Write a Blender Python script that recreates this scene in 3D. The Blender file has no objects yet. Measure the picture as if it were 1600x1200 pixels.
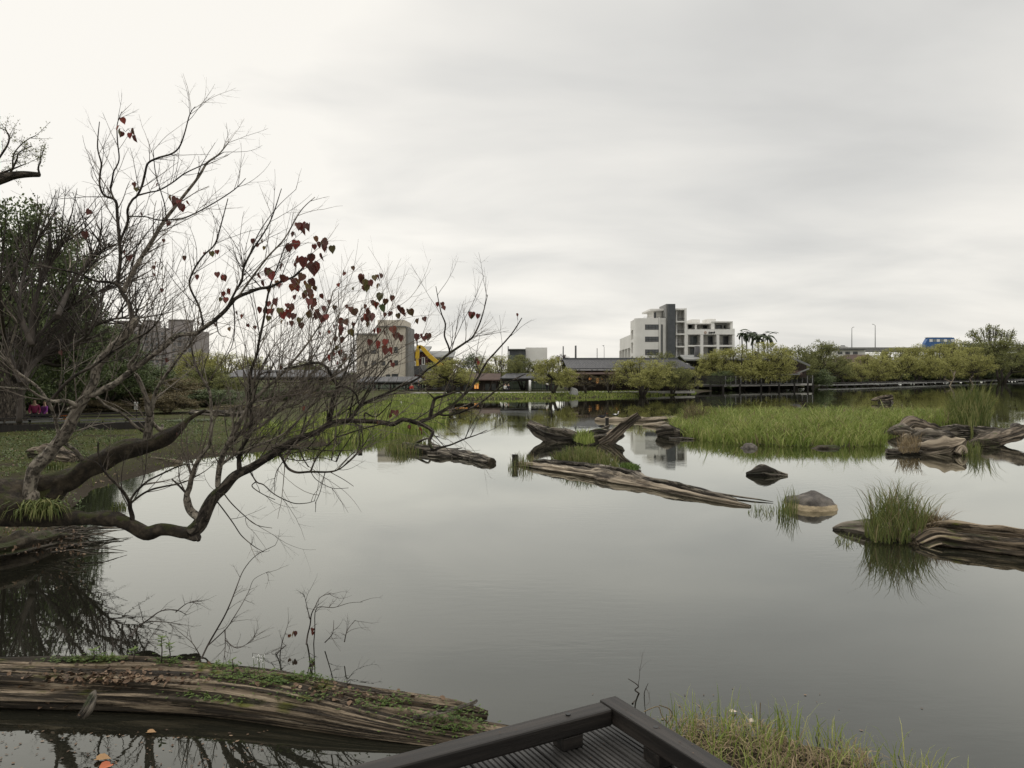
import bpy, math, random
import numpy as np
from mathutils import Vector, noise as mnoise
R=math.radians
scene=bpy.context.scene
COL=scene.collection
# ---------------------------------------------------------------- camera
EYE=3.2; F=1200.0; HOR=581.0
cam_d=bpy.data.cameras.new('camera'); cam=bpy.data.objects.new('camera',cam_d); COL.objects.link(cam)
cam.location=(0,0,EYE); cam.rotation_euler=(R(90),0,0)
cam_d.sensor_width=36; cam_d.lens=36*F/1600; cam_d.shift_y=-(600-HOR)/1600
cam_d.clip_start=.05; cam_d.clip_end=6000
scene.camera=cam
scene.render.resolution_x=1024; scene.render.resolution_y=768
scene.view_settings.view_transform='Standard'; scene.view_settings.look='None'
scene.view_settings.exposure=0; scene.view_settings.gamma=1
# ---------------------------------------------------------------- world
SUN_EL,SUN_AZ=R(42),R(-50)
world=bpy.data.worlds.new('World'); scene.world=world; world.use_nodes=True
nt=world.node_tree; N=nt.nodes; L=nt.links
for n in list(N): N.remove(n)
def nd(t,**k):
    n=N.new(t)
    for a,b in k.items(): setattr(n,a,b)
    return n
out=nd('ShaderNodeOutputWorld'); bg=nd('ShaderNodeBackground'); L.new(bg.outputs[0],out.inputs[0])
sky=nd('ShaderNodeTexSky',sky_type='NISHITA'); sky.sun_disc=False; sky.sun_elevation=SUN_EL; sky.sun_rotation=SUN_AZ
tc=nd('ShaderNodeTexCoord')
def vm(op,a,b=None,s=None):
    n=nd('ShaderNodeVectorMath',operation=op)
    for i,v in enumerate((a,b)):
        if v is None: continue
        if isinstance(v,(tuple,list)): n.inputs[i].default_value=v
        else: L.new(v,n.inputs[i])
    if s is not None:
        if isinstance(s,(int,float)): n.inputs['Scale'].default_value=s
        else: L.new(s,n.inputs['Scale'])
    return n
def ma(op,a,b=0.0,c=None,clamp=False):
    n=nd('ShaderNodeMath',operation=op); n.use_clamp=clamp
    for i,v in enumerate((a,b,c)):
        if v is None: continue
        if isinstance(v,(int,float)): n.inputs[i].default_value=v
        else: L.new(v,n.inputs[i])
    return n.outputs[0]
D0=tc.outputs['Generated']
sep=nd('ShaderNodeSeparateXYZ'); L.new(D0,sep.inputs[0])
zc=ma('ADD',ma('MAXIMUM',sep.outputs[2],0.0),0.16)
inv=ma('DIVIDE',1.0,zc)
pl=vm('SCALE',D0,None,inv)
pm=vm('MULTIPLY',pl.outputs[0],(0.75,1.1,0.0))
n1=nd('ShaderNodeTexNoise'); n1.inputs['Scale'].default_value=1.15; n1.inputs['Detail'].default_value=5; n1.inputs['Roughness'].default_value=.5; n1.inputs['Distortion'].default_value=.3
L.new(pm.outputs[0],n1.inputs['Vector'])
val=ma('MULTIPLY_ADD',ma('SUBTRACT',n1.outputs['Fac'],.5),.80,.885)
def blob(px,py,ang,amp,v):
    d=Vector(((px-800)/F,1,-(py-HOR)/F)).normalized()
    dt=vm('DOT_PRODUCT',D0,tuple(d)).outputs['Value']
    m=nd('ShaderNodeMapRange',interpolation_type='SMOOTHSTEP')
    m.inputs['From Min'].default_value=math.cos(R(ang)); m.inputs['From Max'].default_value=1.0
    m.inputs['To Min'].default_value=0; m.inputs['To Max'].default_value=1
    L.new(dt,m.inputs[0])
    w=ma('MULTIPLY',m.outputs[0],ma('MULTIPLY_ADD',n1.outputs['Fac'],1.6,.2))
    return ma('MULTIPLY_ADD',w,amp,v)
for b in ((1370,95,16,-.10),(1150,140,18,-.04),(560,215,17,-.08),(800,160,17,-.05),(950,20,18,-.04),(100,150,34,.17),(60,400,24,.10),(700,330,18,.04),(1500,480,24,-.04)):
    val=blob(*b,val)
cr=nd('ShaderNodeValToRGB'); e=cr.color_ramp.elements
e[0].position=.45; e[0].color=(.455,.455,.45,1); e[1].position=1.0; e[1].color=(1.0,.965,.895,1)
m_=e.new(.72); m_.color=(.72,.71,.68,1)
L.new(val,cr.inputs[0])
mx=nd('ShaderNodeMix',data_type='RGBA'); mx.inputs[0].default_value=.94
sk=vm('SCALE',sky.outputs[0],None,.09)
L.new(sk.outputs[0],mx.inputs[6]); L.new(cr.outputs[0],mx.inputs[7])
zn=nd('ShaderNodeMapRange',interpolation_type='SMOOTHSTEP'); L.new(sep.outputs[2],zn.inputs[0]); zn.inputs['From Min'].default_value=.42; zn.inputs['From Max'].default_value=.95; zn.inputs['To Min'].default_value=1.0; zn.inputs['To Max'].default_value=2.3
L.new(mx.outputs[2],bg.inputs[0]); L.new(zn.outputs[0],bg.inputs[1])
# ---------------------------------------------------------------- sun
sd=bpy.data.lights.new('sun','SUN'); sd.energy=.6; sd.angle=R(25); sd.color=(1,.96,.9)
sun=bpy.data.objects.new('sun',sd); COL.objects.link(sun)
sdir=Vector((math.cos(SUN_EL)*math.sin(SUN_AZ),math.cos(SUN_EL)*math.cos(SUN_AZ),math.sin(SUN_EL)))
sun.rotation_euler=sdir.to_track_quat('Z','Y').to_euler()
# ---------------------------------------------------------------- helpers
def P(px,py,D): return Vector(((px-800)/F*D,D,EYE-(py-HOR)/F*D))
def W(px,py,z=0.0):
    D=(EYE-z)*F/(py-HOR); return Vector(((px-800)/F*D,D,z))
def zr(row,D): return EYE-(row-HOR)/F*D
def xr(px,D): return (px-800)/F*D
rnd=random.Random(7)
def rv(r=rnd):
    while True:
        v=Vector((r.uniform(-1,1),r.uniform(-1,1),r.uniform(-1,1)))
        if .05<v.length<1: return v.normalized()
class MB:
    def __init__(s): s.v=[];s.f=[];s.m=[];s.g=[];s.sm=[];s.mi=0
    def add(s,vs,fs,g=None,smooth=False):
        b=len(s.v); s.v.extend([tuple(x) for x in vs]); s.g.extend([tuple(x) for x in (g or vs)])
        for f in fs: s.f.append(tuple(b+i for i in f)); s.m.append(s.mi); s.sm.append(smooth)
    def box(s,a,b):
        x0,x1=sorted((a[0],b[0]));y0,y1=sorted((a[1],b[1]));z0,z1=sorted((a[2],b[2]))
        s.add([(x0,y0,z0),(x1,y0,z0),(x1,y1,z0),(x0,y1,z0),(x0,y0,z1),(x1,y0,z1),(x1,y1,z1),(x0,y1,z1)],
              [(0,3,2,1),(4,5,6,7),(0,1,5,4),(1,2,6,5),(2,3,7,6),(3,0,4,7)])
    def bar(s,p,q,w,h,up=(0,0,1)):
        p=Vector(p);q=Vector(q);d=(q-p).normalized();u=Vector(up)
        if abs(d.dot(u))>.97:u=Vector((0,1,0))
        sd=d.cross(u).normalized()*w/2;u=sd.cross(d).normalized()*h/2
        vs=[p-sd-u,p+sd-u,p+sd+u,p-sd+u,q-sd-u,q+sd-u,q+sd+u,q-sd+u]
        Ln=(q-p).length
        g=[(-w,-h,0),(w,-h,0),(w,h,0),(-w,h,0),(-w,-h,Ln),(w,-h,Ln),(w,h,Ln),(-w,h,Ln)]
        s.add(vs,[(0,1,2,3),(7,6,5,4),(0,4,5,1),(1,5,6,2),(2,6,7,3),(3,7,4,0)],g)
    def prism(s,poly,d):
        n=len(poly);d=Vector(d);vs=[Vector(p) for p in poly];vs+= [p+d for p in vs]
        s.add(vs,[tuple(range(n))[::-1],tuple(range(n,2*n))]+[(i,(i+1)%n,n+(i+1)%n,n+i) for i in range(n)])
    def tube(s,pts,rs,sides=6,ridge=0,rf=3.0,flat=1.0,cap=True,seed=0,knob=0,lf=.6):
        n=len(pts)
        if isinstance(rs,(int,float)): rs=[rs]*n
        t=(pts[1]-pts[0]).normalized()
        u=t.cross(Vector((0,0,1)))
        if u.length<.1:u=t.cross(Vector((0,1,0)))
        u.normalize();vs=[];g=[];ln=0
        for i,p in enumerate(pts):
            if 0<i<n-1:t=(pts[i+1]-pts[i-1]).normalized()
            elif i==n-1:t=(pts[i]-pts[i-1]).normalized()
            u=(u-t*u.dot(t)).normalized();w=t.cross(u)
            if i:ln+=(pts[i]-pts[i-1]).length
            for k in range(sides):
                a=2*math.pi*k/sides;c,sn=math.cos(a),math.sin(a);r=rs[i]
                if ridge:
                    r*=1+ridge*mnoise.noise(Vector((c*rf+seed,sn*rf,ln*lf)))+ridge*.6*mnoise.noise(Vector((c*rf*2.7,sn*rf*2.7+seed,ln*lf*1.4)))
                    if sides>30:
                        q_=mnoise.noise(Vector((c*rf*4.5+seed,sn*rf*4.5,ln*lf*.7)));r*=1-ridge*.55*max(0,.25-abs(q_))*1.6
                if knob: r*=1+knob*mnoise.noise(Vector((c+seed,sn,ln*3)))
                vs.append(p+u*c*r+w*sn*r*flat);g.append((c*rs[0]+seed,sn*rs[0],ln))
        fs=[(i*sides+k,i*sides+(k+1)%sides,(i+1)*sides+(k+1)%sides,(i+1)*sides+k) for i in range(n-1) for k in range(sides)]
        s.add(vs,fs,g,True)
        if cap and sides>3:
            b=len(s.v)-n*sides
            s.f.append(tuple(b+k for k in range(sides))[::-1]);s.m.append(s.mi);s.sm.append(False)
            s.f.append(tuple(b+(n-1)*sides+k for k in range(sides)));s.m.append(s.mi);s.sm.append(False)
    def leaf(s,p,d,nrm,l,w):
        sd=d.cross(nrm)
        if sd.length<.01: sd=d.cross(Vector((0,0,1)))+Vector((.01,0,0))
        sd=sd.normalized()*w/2
        s.add([p,p+d*l*.45+sd,p+d*l,p+d*l*.45-sd],[(0,1,2,3)])
    def heart(s,p,d,nrm,l):
        sd=d.cross(nrm)
        if sd.length<.01: return
        sd.normalize();nr=sd.cross(d).normalized()
        pr=[(-.06,.18),(0,0),(.02,.30),(.2,.46),(.42,.46),(.65,.3),(.85,.1),(1.02,0)]
        mid=[p+d*l*t for t in (0.02,.2,.42,.65,.85)];tip=p+d*l*1.02
        Lf=[p+d*l*t-sd*l*w+nr*l*w*.35 for t,w in ((-.08,.2),(.1,.42),(.4,.44),(.65,.29),(.85,.11))]
        Rt=[p+d*l*t+sd*l*w+nr*l*w*.35 for t,w in ((-.08,.2),(.1,.42),(.4,.44),(.65,.29),(.85,.11))]
        vs=mid+Lf+Rt+[tip]
        fs=[]
        for i in range(4): fs.append((i,i+1,6+i,5+i));fs.append((i+1,i,10+i,11+i))
        fs.append((4,15,9));fs.append((15,4,14))
        s.add(vs,fs)
    def build(s,name,mats,parent=None,loc=None):
        me=bpy.data.meshes.new(name)
        me.from_pydata(s.v,[],s.f)
        if not isinstance(mats,(list,tuple)):mats=[mats]
        for m in mats:me.materials.append(m)
        if len(mats)>1:me.polygons.foreach_set('material_index',s.m)
        me.polygons.foreach_set('use_smooth',s.sm)
        at=me.attributes.new('grain','FLOAT_VECTOR','POINT')
        at.data.foreach_set('vector',np.array(s.g,dtype=np.float32).ravel())
        me.update()
        o=bpy.data.objects.new(name,me);COL.objects.link(o)
        if parent: o.parent=parent
        return o
def recenter(o,loc):
    """give a single-mesh thing its origin at its base"""
    loc=Vector(loc);me=o.data
    n=len(me.vertices);a=np.empty(n*3,dtype=np.float32);me.vertices.foreach_get('co',a)
    a=a.reshape(-1,3)-np.array(loc,dtype=np.float32);me.vertices.foreach_set('co',a.ravel());me.update();o.location=loc
def tag(o,label=None,cat=None,group=None,kind=None):
    if label:o['label']=label
    if cat:o['category']=cat
    if group:o['group']=group
    if kind:o['kind']=kind
    return o
def empty(name,label,cat,group=None,loc=(0,0,0)):
    o=bpy.data.objects.new(name,None);COL.objects.link(o);o.location=loc;o.empty_display_size=.2
    return tag(o,label,cat,group)
class Thing:
    """an Empty at the base; parts are built in world coordinates"""
    def __init__(s,name,label,cat,group=None,loc=(0,0,0)):
        s.o=empty(name,label,cat,group,loc);s.loc=Vector(loc)
    def part(s,name,mb,mat,under=None):
        o=mb.build(name,mat);recenter(o,s.loc);o.location=(0,0,0);o.parent=under or s.o
        return o
# ---------------------------------------------------------------- materials
def C(*c):return tuple(c)+(1,)
def mat(name,cols,scale=4,rough=.8,bump=0,coord='Object',st=(1,1,1),detail=5,spec=.3,per_island=False,trans=0,metal=0,dist=.02,pos=None,bscale=None,moss=None,emit=None,crack=None):
    m=bpy.data.materials.new(name);m.use_nodes=True;t=m.node_tree;n=t.nodes;l=t.links
    b=n['Principled BSDF'];b.inputs['Roughness'].default_value=rough;b.inputs['Specular IOR Level'].default_value=spec
    b.inputs['Metallic'].default_value=metal
    if coord=='grain':
        c=n.new('ShaderNodeAttribute');c.attribute_name='grain';co=c.outputs['Vector']
    else:
        c=n.new('ShaderNodeTexCoord');co=c.outputs[coord]
    mp=n.new('ShaderNodeMapping');mp.inputs['Scale'].default_value=st;l.new(co,mp.inputs[0])
    nz=n.new('ShaderNodeTexNoise');nz.inputs['Scale'].default_value=scale;nz.inputs['Detail'].default_value=detail;nz.inputs['Roughness'].default_value=.6
    l.new(mp.outputs[0],nz.inputs['Vector'])
    r=n.new('ShaderNodeValToRGB');el=r.color_ramp.elements
    k=len(cols);ps=pos or ([.3+.4*i/(k-1) for i in range(k)] if k>1 and not per_island else [i/max(1,k-1) for i in range(k)])
    el[0].position=ps[0];el[0].color=C(*cols[0]);el[1].position=ps[-1];el[1].color=C(*cols[-1])
    for i in range(1,k-1):
        q=el.new(ps[i]);q.color=C(*cols[i])
    if per_island:
        g=n.new('ShaderNodeNewGeometry')
        ad=n.new('ShaderNodeMath');ad.operation='MULTIPLY_ADD';l.new(nz.outputs['Fac'],ad.inputs[0]);ad.inputs[1].default_value=.9
        sb=n.new('ShaderNodeMath');sb.operation='MULTIPLY_ADD';l.new(g.outputs['Random Per Island'],sb.inputs[0]);sb.inputs[1].default_value=.75;sb.inputs[2].default_value=-.33
        l.new(sb.outputs[0],ad.inputs[2]);l.new(ad.outputs[0],r.inputs[0])
    else: l.new(nz.outputs['Fac'],r.inputs[0])
    colout=r.outputs[0]
    if moss:
        g=n.new('ShaderNodeNewGeometry');s=n.new('ShaderNodeSeparateXYZ');l.new(g.outputs['Normal'],s.inputs[0])
        n2=n.new('ShaderNodeTexNoise');n2.inputs['Scale'].default_value=moss[2];n2.inputs['Detail'].default_value=6
        tcc=n.new('ShaderNodeTexCoord');l.new(tcc.outputs['Object'],n2.inputs['Vector'])
        a=n.new('ShaderNodeMath');a.operation='MULTIPLY_ADD';l.new(s.outputs[2],a.inputs[0]);a.inputs[1].default_value=.22;l.new(n2.outputs['Fac'],a.inputs[2])
        rr=n.new('ShaderNodeMapRange');l.new(a.outputs[0],rr.inputs[0]);rr.inputs[1].default_value=moss[1];rr.inputs[2].default_value=moss[1]+.09
        mxx=n.new('ShaderNodeMix');mxx.data_type='RGBA';l.new(rr.outputs[0],mxx.inputs[0]);l.new(colout,mxx.inputs[6]);mxx.inputs[7].default_value=C(*moss[0]);colout=mxx.outputs[2]
    ckf=None
    if crack:
        mp2=n.new('ShaderNodeMapping');mp2.inputs['Scale'].default_value=crack[1];l.new(co,mp2.inputs[0])
        ck=n.new('ShaderNodeTexNoise');ck.inputs['Scale'].default_value=crack[0];ck.inputs['Detail'].default_value=4;ck.inputs['Roughness'].default_value=.65;ck.inputs['Distortion'].default_value=.6;l.new(mp2.outputs[0],ck.inputs['Vector'])
        cm=n.new('ShaderNodeMapRange');l.new(ck.outputs['Fac'],cm.inputs[0]);cm.inputs[1].default_value=crack[2];cm.inputs[2].default_value=crack[2]+.10
        mc=n.new('ShaderNodeMix');mc.data_type='RGBA';mc.blend_type='MULTIPLY';mc.inputs[0].default_value=1;l.new(colout,mc.inputs[6])
        rc=n.new('ShaderNodeMapRange');l.new(cm.outputs[0],rc.inputs[0]);rc.inputs[3].default_value=crack[3];rc.inputs[4].default_value=1.1
        cc=n.new('ShaderNodeCombineColor')
        for i_ in range(3):l.new(rc.outputs[0],cc.inputs[i_])
        l.new(cc.outputs[0],mc.inputs[7]);colout=mc.outputs[2];ckf=cm.outputs[0]
    l.new(colout,b.inputs['Base Color'])
    if bump:
        bp=n.new('ShaderNodeBump');bp.inputs['Strength'].default_value=bump;bp.inputs['Distance'].default_value=dist
        if bscale:
            nb=n.new('ShaderNodeTexNoise');nb.inputs['Scale'].default_value=bscale;nb.inputs['Detail'].default_value=8;nb.inputs['Roughness'].default_value=.7;l.new(mp.outputs[0],nb.inputs['Vector']);l.new(nb.outputs['Fac'],bp.inputs['Height'])
        else:l.new(nz.outputs['Fac'],bp.inputs['Height'])
        if ckf is not None:
            b2=n.new('ShaderNodeBump');b2.inputs['Strength'].default_value=1;b2.inputs['Distance'].default_value=dist*1.5;l.new(ckf,b2.inputs['Height']);l.new(bp.outputs[0],b2.inputs['Normal']);l.new(b2.outputs[0],b.inputs['Normal'])
        else:l.new(bp.outputs[0],b.inputs['Normal'])
    if emit:
        b.inputs['Emission Strength'].default_value=emit
        l.new(colout,b.inputs['Emission Color'])
    if trans:
        o=n['Material Output'];tr=n.new('ShaderNodeBsdfTranslucent');l.new(colout,tr.inputs[0])
        ms=n.new('ShaderNodeMixShader');ms.inputs[0].default_value=trans;l.new(b.outputs[0],ms.inputs[1]);l.new(tr.outputs[0],ms.inputs[2]);l.new(ms.outputs[0],o.inputs[0])
    return m
M={}
M['bark_pale']=mat('pale_bark',[(.07,.06,.048),(.18,.155,.125),(.30,.27,.22)],scale=9,bump=.8,coord='grain',st=(1,1,.55),moss=((.045,.05,.016),.70,4),rough=.9,bscale=22,crack=(11,(1,1,1.2),.38,.45))
M['bark_dark']=mat('dark_bark',[(.02,.016,.013),(.055,.045,.035),(.13,.112,.09)],scale=9,bump=.9,coord='grain',st=(1,1,.5),moss=((.03,.035,.011),.66,3),rough=.9,bscale=20,crack=(12,(1,1,.5),.42,.4))
M['bark_moss']=mat('mossy_bark',[(.012,.010,.008),(.032,.025,.017),(.07,.056,.038)],scale=9,bump=1,moss=((.034,.036,.010),.66,5),rough=.95,bscale=28,dist=.04)
M['twig']=mat('twig_bark',[(.08,.065,.052),(.16,.135,.11),(.26,.23,.19)],scale=1.3,rough=.85)
M['twig_dark']=mat('dark_twig',[(.03,.025,.021),(.075,.062,.052)],scale=2,rough=.9)
M['leaf_red']=mat('autumn_leaf',[(.05,.075,.02),(.09,.035,.02),(.13,.028,.024),(.075,.035,.028),(.22,.035,.028),(.09,.09,.025),(.32,.13,.03)],scale=.8,per_island=True,rough=.55,trans=.25,spec=.4)
M['wood_drift']=mat('driftwood',[(.05,.04,.032),(.17,.138,.105),(.30,.25,.19)],scale=13,coord='grain',st=(1,1,.09),bump=1,bscale=26,dist=.05,rough=.9,moss=((.05,.06,.02),.76,2),crack=(9,(1,1,.10),.42,.22))
M['wood_grey']=mat('grey_driftwood',[(.04,.034,.028),(.15,.13,.105),(.27,.24,.195)],scale=10,coord='grain',st=(1,1,.12),bump=1,bscale=20,dist=.05,rough=.9,moss=((.04,.05,.018),.74,2),crack=(8,(1,1,.14),.43,.22))
M['wood_fore']=mat('old_log',[(.04,.03,.021),(.12,.092,.062),(.21,.165,.115),(.33,.27,.195)],scale=15,coord='grain',st=(1,1,.07),bump=1,bscale=30,dist=.04,rough=.9,moss=((.085,.085,.018),.76,2.6),crack=(11,(1,1,.06),.43,.18))
M['wood_pale']=mat('pale_log',[(.09,.07,.05),(.24,.2,.15),(.34,.29,.22)],scale=10,coord='grain',st=(1,1,.1),bump=.8,dist=.04,rough=.9,crack=(6,(1,1,.08),.40,.25))
M['deck']=mat('dark_stained_timber',[(.006,.005,.0045),(.013,.011,.0095),(.033,.027,.023)],scale=14,coord='grain',st=(1,1,.1),bump=.35,bscale=60,dist=.006,rough=.52,spec=.35)
M['deck_board']=mat('weathered_deck_board',[(.010,.0095,.009),(.024,.0225,.021),(.060,.057,.053)],scale=10,coord='grain',st=(1,1,.12),bump=.35,bscale=50,dist=.006,rough=.5,spec=.4)
M['grass']=mat('grass_blade',[(.08,.125,.022),(.15,.20,.04),(.25,.295,.075),(.42,.41,.17)],scale=.5,per_island=True,rough=.7,trans=.3)
M['grass2']=mat('sedge_blade',[(.045,.065,.016),(.09,.115,.03),(.15,.165,.05),(.27,.24,.11)],scale=1.2,per_island=True,rough=.7,trans=.25)
M['dry']=mat('dry_grass',[(.085,.062,.034),(.18,.135,.075),(.34,.27,.16)],scale=1.5,per_island=True,rough=.8,trans=.2)
M['herb']=mat('herb_leaf',[(.035,.07,.012),(.075,.12,.022),(.13,.18,.04)],scale=3,per_island=True,rough=.6,trans=.25)
M['litter']=mat('leaf_litter',[(.025,.017,.012),(.07,.042,.024),(.14,.09,.055),(.25,.18,.12)],scale=3,per_island=True,rough=.7)
M['rock']=mat('boulder',[(.04,.037,.032),(.10,.088,.078),(.16,.145,.125)],scale=5,bump=1,bscale=12,dist=.05,rough=.9)
M['mud']=mat('mud',[(.018,.015,.010),(.05,.04,.026),(.085,.07,.048)],scale=7,bump=1,bscale=18,dist=.08,rough=.85,moss=((.035,.04,.012),.66,3))
M['plaster_white']=mat('white_plaster',[(.60,.59,.56),(.72,.71,.68)],scale=.35,rough=.85)
M['plaster_tan']=mat('tan_plaster',[(.46,.42,.35),(.58,.53,.45)],scale=.4,rough=.85)
M['concrete']=mat('grey_concrete',[(.16,.16,.155),(.25,.25,.24)],scale=.5,rough=.85)
M['tower']=mat('charcoal_tiles',[(.055,.06,.065),(.08,.085,.09)],scale=1.5,rough=.6)
M['glass']=mat('window_glass',[(.04,.046,.05),(.10,.105,.11)],scale=1.2,rough=.12,spec=.6)
M['glass_pale']=mat('curtained_glass',[(.08,.10,.11),(.2,.24,.25)],scale=3,st=(1,1,.2),rough=.15,spec=.6)
M['frame_dark']=mat('dark_window_frame',[(.02,.02,.02),(.035,.035,.035)],rough=.5)
M['red_wall']=mat('maroon_wall',[(.055,.018,.018),(.085,.028,.026)],scale=.6,rough=.8)
M['apartment']=mat('apartment_wall',[(.22,.20,.20),(.32,.295,.285)],scale=.3,rough=.85)
M['roof_grey']=mat('grey_tile_roof',[(.055,.055,.058),(.105,.105,.11)],scale=1.5,st=(3,.4,.4),rough=.6,bump=.4,dist=.05)
M['roof_light']=mat('weathered_metal_roof',[(.13,.135,.13),(.22,.22,.21)],scale=.8,rough=.6)
M['roof_brown']=mat('brown_roof',[(.045,.028,.022),(.08,.05,.04)],scale=1,rough=.8)
M['timber']=mat('dark_timber',[(.010,.009,.008),(.024,.020,.017)],scale=2,st=(4,4,.5),rough=.7)
M['timber_brown']=mat('brown_timber_wall',[(.016,.011,.008),(.035,.024,.018)],scale=2,st=(4,4,.4),rough=.75)
M['hoard']=mat('grey_green_wall',[(.09,.115,.085),(.13,.155,.12)],scale=.5,rough=.8)
M['dark_glass_wall']=mat('slate_green_cladding',[(.075,.088,.08),(.12,.135,.12)],scale=.5,rough=.6)
M['path']=mat('pale_paving',[(.22,.21,.195),(.34,.33,.31)],scale=2,rough=.85)
M['yellow']=mat('yellow_machine_paint',[(.45,.29,.02),(.58,.38,.03)],scale=2,rough=.45)
M['steel']=mat('dark_steel',[(.03,.03,.032),(.07,.07,.07)],scale=3,rough=.5)
M['pole']=mat('galvanised_pole',[(.18,.18,.18),(.28,.28,.28)],scale=2,rough=.5)
M['bus']=mat('blue_bus_paint',[(.015,.07,.21),(.03,.11,.28)],scale=1,rough=.35,spec=.5)
M['white']=mat('white_paint',[(.62,.62,.6),(.72,.72,.70)],scale=2,rough=.5)
M['tyre']=mat('tyre_rubber',[(.01,.01,.01),(.02,.02,.02)],rough=.8)
M['lit']=mat('lit_window',[(.75,.22,.04),(1.0,.42,.10),(1,.62,.25)],scale=2.5,emit=.45,rough=.5)
M['fol_y']=mat('yellow_green_foliage',[(.13,.13,.042),(.24,.24,.075),(.36,.355,.12),(.46,.44,.17)],scale=.45,per_island=True,rough=.75,trans=.35)
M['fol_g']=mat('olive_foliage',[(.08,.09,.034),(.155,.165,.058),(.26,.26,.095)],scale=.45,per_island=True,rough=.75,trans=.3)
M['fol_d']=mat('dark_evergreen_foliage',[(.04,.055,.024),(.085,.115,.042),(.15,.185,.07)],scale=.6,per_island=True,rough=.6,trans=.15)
M['fol_b']=mat('brownish_foliage',[(.06,.05,.028),(.13,.105,.055),(.2,.165,.085)],scale=.5,per_island=True,rough=.8,trans=.2)
M['fol_r']=mat('dark_red_foliage',[(.03,.017,.017),(.06,.032,.03)],scale=.5,per_island=True,rough=.8,trans=.1)
M['bark_far']=mat('far_bark',[(.03,.026,.022),(.08,.068,.056)],scale=3,rough=.9)
M['palm']=mat('palm_frond',[(.02,.035,.012),(.05,.07,.025)],scale=.6,per_island=True,rough=.6)
M['skin']=mat('skin',[(.38,.25,.18),(.46,.31,.23)],rough=.6)
M['hair']=mat('black_hair',[(.012,.010,.009),(.025,.02,.018)],rough=.6)
for k_,c_ in (('c_white',(.62,.62,.6)),('c_red',(.38,.04,.03)),('c_dark',(.022,.022,.028)),('c_pink',(.2,.025,.075)),('c_purple',(.22,.05,.25)),('c_orange',(.5,.14,.03)),('c_blue',(.1,.14,.22))):
    M[k_]=mat('cloth_'+k_[2:],[tuple(x*.85 for x in c_),c_],rough=.85)
M['pole_dull']=mat('weathered_grey_plank',[(.07,.07,.068),(.12,.12,.115)],scale=3,rough=.8)
# water
def water_mat():
    m=bpy.data.materials.new('pond_water');m.use_nodes=True;t=m.node_tree;n=t.nodes;l=t.links
    b=n['Principled BSDF'];b.inputs['IOR'].default_value=1.72;b.inputs['Roughness'].default_value=.012
    b.inputs['Base Color'].default_value=(.011,.0108,.0085,1);b.inputs['Specular IOR Level'].default_value=.5
    c=n.new('ShaderNodeTexCoord')
    mp=n.new('ShaderNodeMapping');mp.inputs['Scale'].default_value=(.8,2.0,1);l.new(c.outputs['Object'],mp.inputs[0])
    a=n.new('ShaderNodeTexNoise');a.inputs['Scale'].default_value=3.2;a.inputs['Detail'].default_value=3;l.new(mp.outputs[0],a.inputs['Vector'])
    # patches of ripples, calmer elsewhere
    q=n.new('ShaderNodeTexNoise');q.inputs['Scale'].default_value=.16;q.inputs['Detail'].default_value=2;l.new(c.outputs['Object'],q.inputs['Vector'])
    mr=n.new('ShaderNodeMapRange');l.new(q.outputs['Fac'],mr.inputs[0]);mr.inputs[1].default_value=.45;mr.inputs[2].default_value=.68;mr.inputs[3].default_value=.25;mr.inputs[4].default_value=2.6
    w=n.new('ShaderNodeMath');w.operation='MULTIPLY';l.new(a.outputs['Fac'],w.inputs[0]);l.new(mr.outputs[0],w.inputs[1])
    bp=n.new('ShaderNodeBump');bp.inputs['Strength'].default_value=1;bp.inputs['Distance'].default_value=.0009;l.new(w.outputs[0],bp.inputs['Height']);l.new(bp.outputs[0],b.inputs['Normal'])
    # reflectance rises towards grazing angles, fitted to still pond water
    lw=n.new('ShaderNodeLayerWeight');lw.inputs['Blend'].default_value=.5;l.new(bp.outputs[0],lw.inputs['Normal'])
    pw=n.new('ShaderNodeMath');pw.operation='POWER';l.new(lw.outputs['Facing'],pw.inputs[0]);pw.inputs[1].default_value=3.15
    gl=n.new('ShaderNodeBsdfGlossy');gl.inputs['Color'].default_value=(.985,1,.955,1);gl.inputs['Roughness'].default_value=.012;l.new(bp.outputs[0],gl.inputs['Normal'])
    df=n.new('ShaderNodeBsdfDiffuse');df.inputs['Color'].default_value=(.011,.011,.008,1)
    mix=n.new('ShaderNodeMixShader');l.new(pw.outputs[0],mix.inputs[0]);l.new(df.outputs[0],mix.inputs[1]);l.new(gl.outputs[0],mix.inputs[2])
    o=n['Material Output'];l.new(mix.outputs[0],o.inputs[0]);n.remove(b)
    return m
M['water']=water_mat()
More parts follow.
